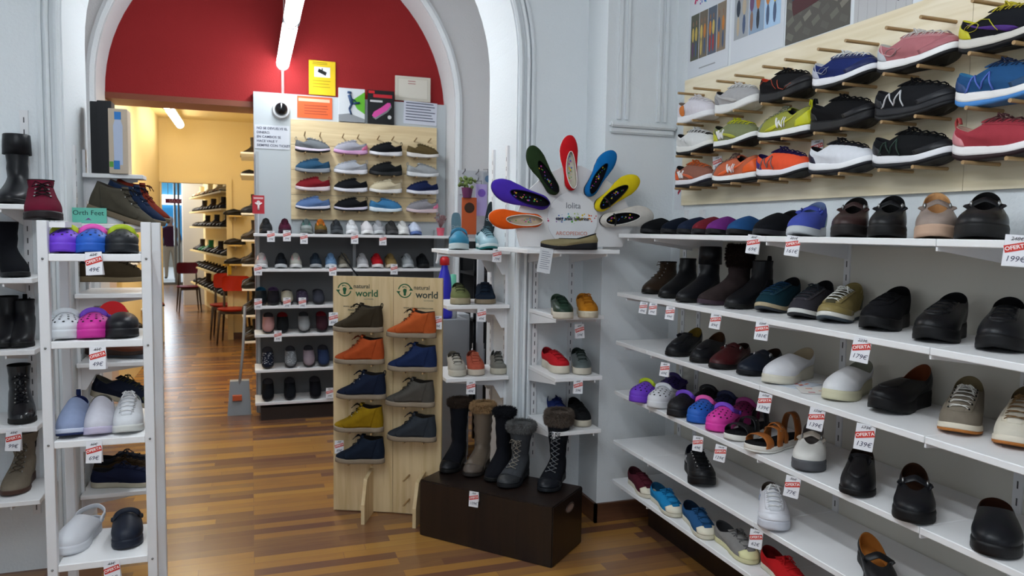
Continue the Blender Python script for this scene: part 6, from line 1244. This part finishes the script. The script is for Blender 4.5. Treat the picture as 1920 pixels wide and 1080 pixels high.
# ================================================================ yellow room: chair, small shelves, stack of shoes
def chair(label, loc, rz, c='#b8301c', sc=1):
    t = empty('chair', loc, rz); tag(t, label, 'chair')
    q = MB(); q.cyl((0, 0, .43), (0, 0, .455), .20, 28); q.build('seat', M(c, 'leather'), t, bevel=.006)
    q = MB(); G = []
    for z_ in (.66, .68, .76, .84, .86): w2 = {.66: .15, .68: .18, .76: .19, .84: .18, .86: .15}[z_]; G.append([V((w2*math.sin(a), .17+.03*math.cos(a*1.5), z_)) for a in [(-1+2*k/12)*1.2 for k in range(13)]])
    q.grid(G); q.grid([[p+V((0, .025, 0)) for p in r_] for r_ in G], flip=True)
    q.build('backrest', M(c, 'leather'), t)
    for sx in (-1, 1):
        q = MB(); q.tube([(sx*.15, -.15, .43), (sx*.18, -.18, .0)], [.018, .010], 8); q.build('leg', M('#3a2c22', 'paint'), t)
        q = MB(); q.tube([(sx*.15, .20, .72), (sx*.15, .17, .43), (sx*.18, .20, .0)], [.012, .018, .010], 8); q.build('leg', M('#3a2c22', 'paint'), t)
    q = MB(); q.box((-.15, -.16, .39), (.15, .17, .43)); q.build('seat_frame', M('#3a2c22', 'paint'), t); return t
chair('red chair in the yellow room beside the doorway', (-.215, 10.27, 0), math.radians(-8), sc=1)
chair('second red chair, mirror image of the first, just beyond the doorway', (-.33, 10.85, 0), math.radians(-4))
chair('purple chair far inside the mirrored room', nx(1.70, 14.2), AA, '#6a1c34')
rb = random.Random(11)
darkc = ['#17171a', '#221c18', '#1c2230', '#33261c', '#141416', '#2c2420', '#3a342c']
G5 = 'dark shoes stacked along the yellow room\'s right wall'
k = 0; zsh = [.20, .50, .80, 1.08, 1.36, 1.66, 2.1, 2.34]
for z_ in zsh:
    shelf('narrow shelf of dark shoes, %s on the yellow room\'s right wall' % ['lowest', 'second from the floor', 'third from the floor', 'fourth from the floor', 'fifth from the floor', 'third from the top', 'second from the top', 'topmost'][zsh.index(z_)], -.10, .079, 8.95, 9.9, z_, grp='shelves on the yellow room\'s right wall', name='narrow_shelf')
    for y in (9.75, 9.5, 9.25, 9.05):
        if z_ > 2 and y < 9.4: continue
        c = darkc[k % 7]; k += 1
        f = (lambda l: boot(l, c, h=.22, L=.2, group=G5, r=.045, W=.085)) if (k*7) % 5 < 2 and z_ not in (2.1,) else (lambda l: loafer(l, c, group=G5, L=.21, W=.085, inner='#1a1614'))
        s = f('dark shoe in the stack of shelves beside the red chair'); s.place(V((-.005, y, z_)), 185)
for z_, c, sz, lab in ((1.87, '#1c1a18', 0, 'black shoe on the small upper shelf beside the doorway'), (1.27, '#26201c', 1, 'dark brown shoe on the small middle shelf beside the doorway'), (.93, '#1a1a20', 0, 'black shoe on the small lower shelf beside the doorway')):
    z_ = {1.87: 1.985-.12-.0, 1.27: 1.15+.22, .93: .93}[z_]
for py, c, lab in ((404, '#1c1a18', 'black shoe on the small upper shelf beside the doorway'), (459, '#26201c', 'dark brown shoe on the small middle shelf beside the doorway'), (495, '#1a1a20', 'black shoe on the small lower shelf beside the doorway')):
    z_ = on(445, py, 1, 10.45).z; shelf('small yellow shelf with %s' % lab.replace('black shoe on the ', '').replace('dark brown shoe on the ', ''), -.27, -.11, 10.36, 10.595, z_, axis='y', name='small_shelf', arms=(-.19,)).children[0].data.materials[0] = M('#d8b870', 'paint')
    s = loafer(lab, c, L=.27, W=.09); s.place(V((-.20, 10.47, z_)), 180)
# left wall of the yellow room
for py, px, c, lab in ((592, 212, '#6a3018', 'reddish brown leather shoe low on the yellow room\'s left wall'), (492, 245, '#2a2420', 'dark shoe on a small shelf of the yellow room\'s left wall'), (575, 288, '#7a3c20', 'brown leather boot on the yellow room\'s left wall'), (618, 243, '#1a1a1c', 'black sandal low on the yellow room\'s left wall')):
    P = on(px, py, 0, -1.0); 
    shelf('small shelf on the yellow room\'s left wall under the %s' % lab.split(' on ')[0].split(' low')[0], -1.10, -.93, P.y-.2, P.y+.2, P.z, name='small_shelf', arms=())
    s = (boot if 'boot' in lab else loafer)(lab, c, **(dict(h=.2, L=.22) if 'boot' in lab else dict(L=.22))); s.place(V((-.99, P.y, P.z)), -20)
# ================================================================ reflected room, built solid
G6 = 'shoes on the shelves of the mirrored room'
for j, z_ in enumerate((2.03, 1.77, 1.50, 1.07, .78, .47)):
    t = empty('wall_shelf', nx(1.98, 13.4, z_)); tag(t, 'long cream shelf in the mirrored room, %s from the top' % ordn[j].replace('top', 'first').replace('lowest', 'sixth'), 'shelf', 'shelves of the mirrored room'); O = V(t.location); q = MB(); q.obox((0, 0, -.012), nx(.135, 0), nx(0, 1.75), (0, 0, .012)); q.build('board', M('#e4cf98', 'paint'), t)
    for i in range(10):
        d = 11.85+i*.335; c = darkc[(i*3+j*2) % 7] if j != 0 else ['#d8c8a0', '#c8a878', '#a88060'][i % 3]
        if j == 3 and i in (6, 7): c = '#1c6a44'
        lab = 'shoe on the %s shelf of the mirrored room seen through the doorway' % ordn[j]
        s = boot(lab, c, h=.20, L=.22, W=.09, r=.045, group=G6) if (i+j) % 3 == 0 and j != 4 else loafer(lab, c, L=.23, W=.09, group=G6, inner='#1c1814')
        P = nx(1.97, d, z_); s.place(P, 180+math.degrees(AA))
# reflected person, built as a figure seen from behind
def person():
    t = empty('person', nx(-.0, 23.4)); c = on(321, 524, 2, 0); t.location = c
    t.rotation_euler = (0, 0, math.radians(10)); tag(t, 'grey-haired person seen from behind in maroon sweater and beige trousers', 'person')
    bm = MB()
    J = [((0, 0, .96), .145), ((0, .0, 1.14), .15), ((0, .0, 1.34), .17), ((0, .01, 1.46), .10), ((0, .02, 1.53), .055), ((0, .04, 1.60), .085), ((0, .04, 1.70), .075)]
    vs = [p for p, r_ in J]; rs = [r_ for p, r_ in J]; es = [(i, i+1) for i in range(6)]
    def add(p, r_, par): vs.append(p); rs.append(r_); es.append((par, len(vs)-1)); return len(vs)-1
    for sx in (-1, 1):
        a = add((sx*.17, 0, 1.40), .07, 3); a = add((sx*.24, -.0, 1.16), .052, a); a = add((sx*.22, .10, .98), .042, a); a = add((sx*.18, .18, .97), .032, a)
        for k in range(5): add((sx*(.16+.012*(k-2)), .25-abs(k-1.5)*.01, .955+.008*k), .009, a)
        b = add((sx*.09, 0, .86), .105, 0); b = add((sx*.11, .01, .50), .068, b); b = add((sx*.12, -.02, .09), .045, b); b = add((sx*.13, .12, .04), .038, b)
    me = bpy.data.meshes.new('body'); me.from_pydata(vs, es, []); o = bpy.data.objects.new('body', me); SC.collection.objects.link(o); o.parent = t
    mo = o.modifiers.new('skin', 'SKIN'); o.modifiers.new('sub', 'SUBSURF').levels = 2; o.modifiers['sub'].render_levels = 2
    for i, sv in enumerate(me.skin_vertices[0].data): sv.radius = (rs[i], rs[i]*(.72 if i < 4 else 1)); sv.use_root = (i == 0)
    bpy.context.view_layer.update(); dg = bpy.context.evaluated_depsgraph_get(); nm = bpy.data.meshes.new_from_object(o.evaluated_get(dg)); bpy.data.objects.remove(o)
    nm.name = 'body'; nm.materials.clear()
    for c in ('#b08a78', '#3a1c2c', '#9c8c78', '#1c1c20'): nm.materials.append(M(c, 'fabric'))
    for p in nm.polygons:
        z_ = p.center.z; x2 = abs(p.center.x); p.use_smooth = True
        p.material_index = 3 if z_ < .07 else (2 if z_ < .98 and x2 < .19 and p.center.y < .14 else (0 if z_ > 1.50 or p.center.y > .19 else 1))
    ob = link('body', nm, None, t)
    q = MB(); q.grid([[V((r_*math.cos(a), .03+r_*1.1*math.sin(a), z_)) for a in [2*PI*k/20 for k in range(20)]] for z_, r_ in ((1.60, .088), (1.66, .094), (1.72, .085), (1.76, .05), (1.775, .004))], closed=True); q.build('hair', M('#9a9090', 'fur'), t)
    q = MB(); q.grid([[V((r_*math.cos(a), .0+r_*.75*math.sin(a), z_)) for a in [2*PI*k/24 for k in range(24)]] for z_, r_ in ((.93, .175), (.97, .178), (1.1, .172), (1.3, .195), (1.40, .19))], closed=True); q.build('sweater_hem', M('#3a1c2c', 'fabric'), t)
person()
# sign and light box across the reflected street
P = nx(0, 26); A = on(331, 377, 1, 19.0); t = empty('shop_sign', A); tag(t, 'small maroon sign hanging from the ceiling of the mirrored room', 'sign'); q = MB(); q.box((-.24, 0, -.055), (.24, .03, .055)); q.build('board', M('#8a1c44', 'print'), t)
for dx in (-.18, .18): q = MB(); q.cyl((dx, .015, .05), (dx, .015, 3.0-A.z), .006, 8); q.build('hanging_rod', M('#8a8a8a', 'metal'), t)
text('SALIDA', .10, M('#e0a8b8', 'print'), frame((1, 0, 0), (0, 0, 1), (0, -.006, 0)), parent=t)
q = MB(); nbox(q, 1.0, 3.9, 29.6, 29.95, 2.28, 2.62); tag(q.build('light_box', M('#e8f4ff', 'emit', 3.0)), 'glowing white light box over the blue shop front', 'light')
q = MB(); nbox(q, 1.0, 5.5, 29.88, 29.94, 1.0, 2.25); tag(q.build('blue_panel', M('#2a86b8', 'plain')), 'blue shop front panel below the glowing light box', 'panel')
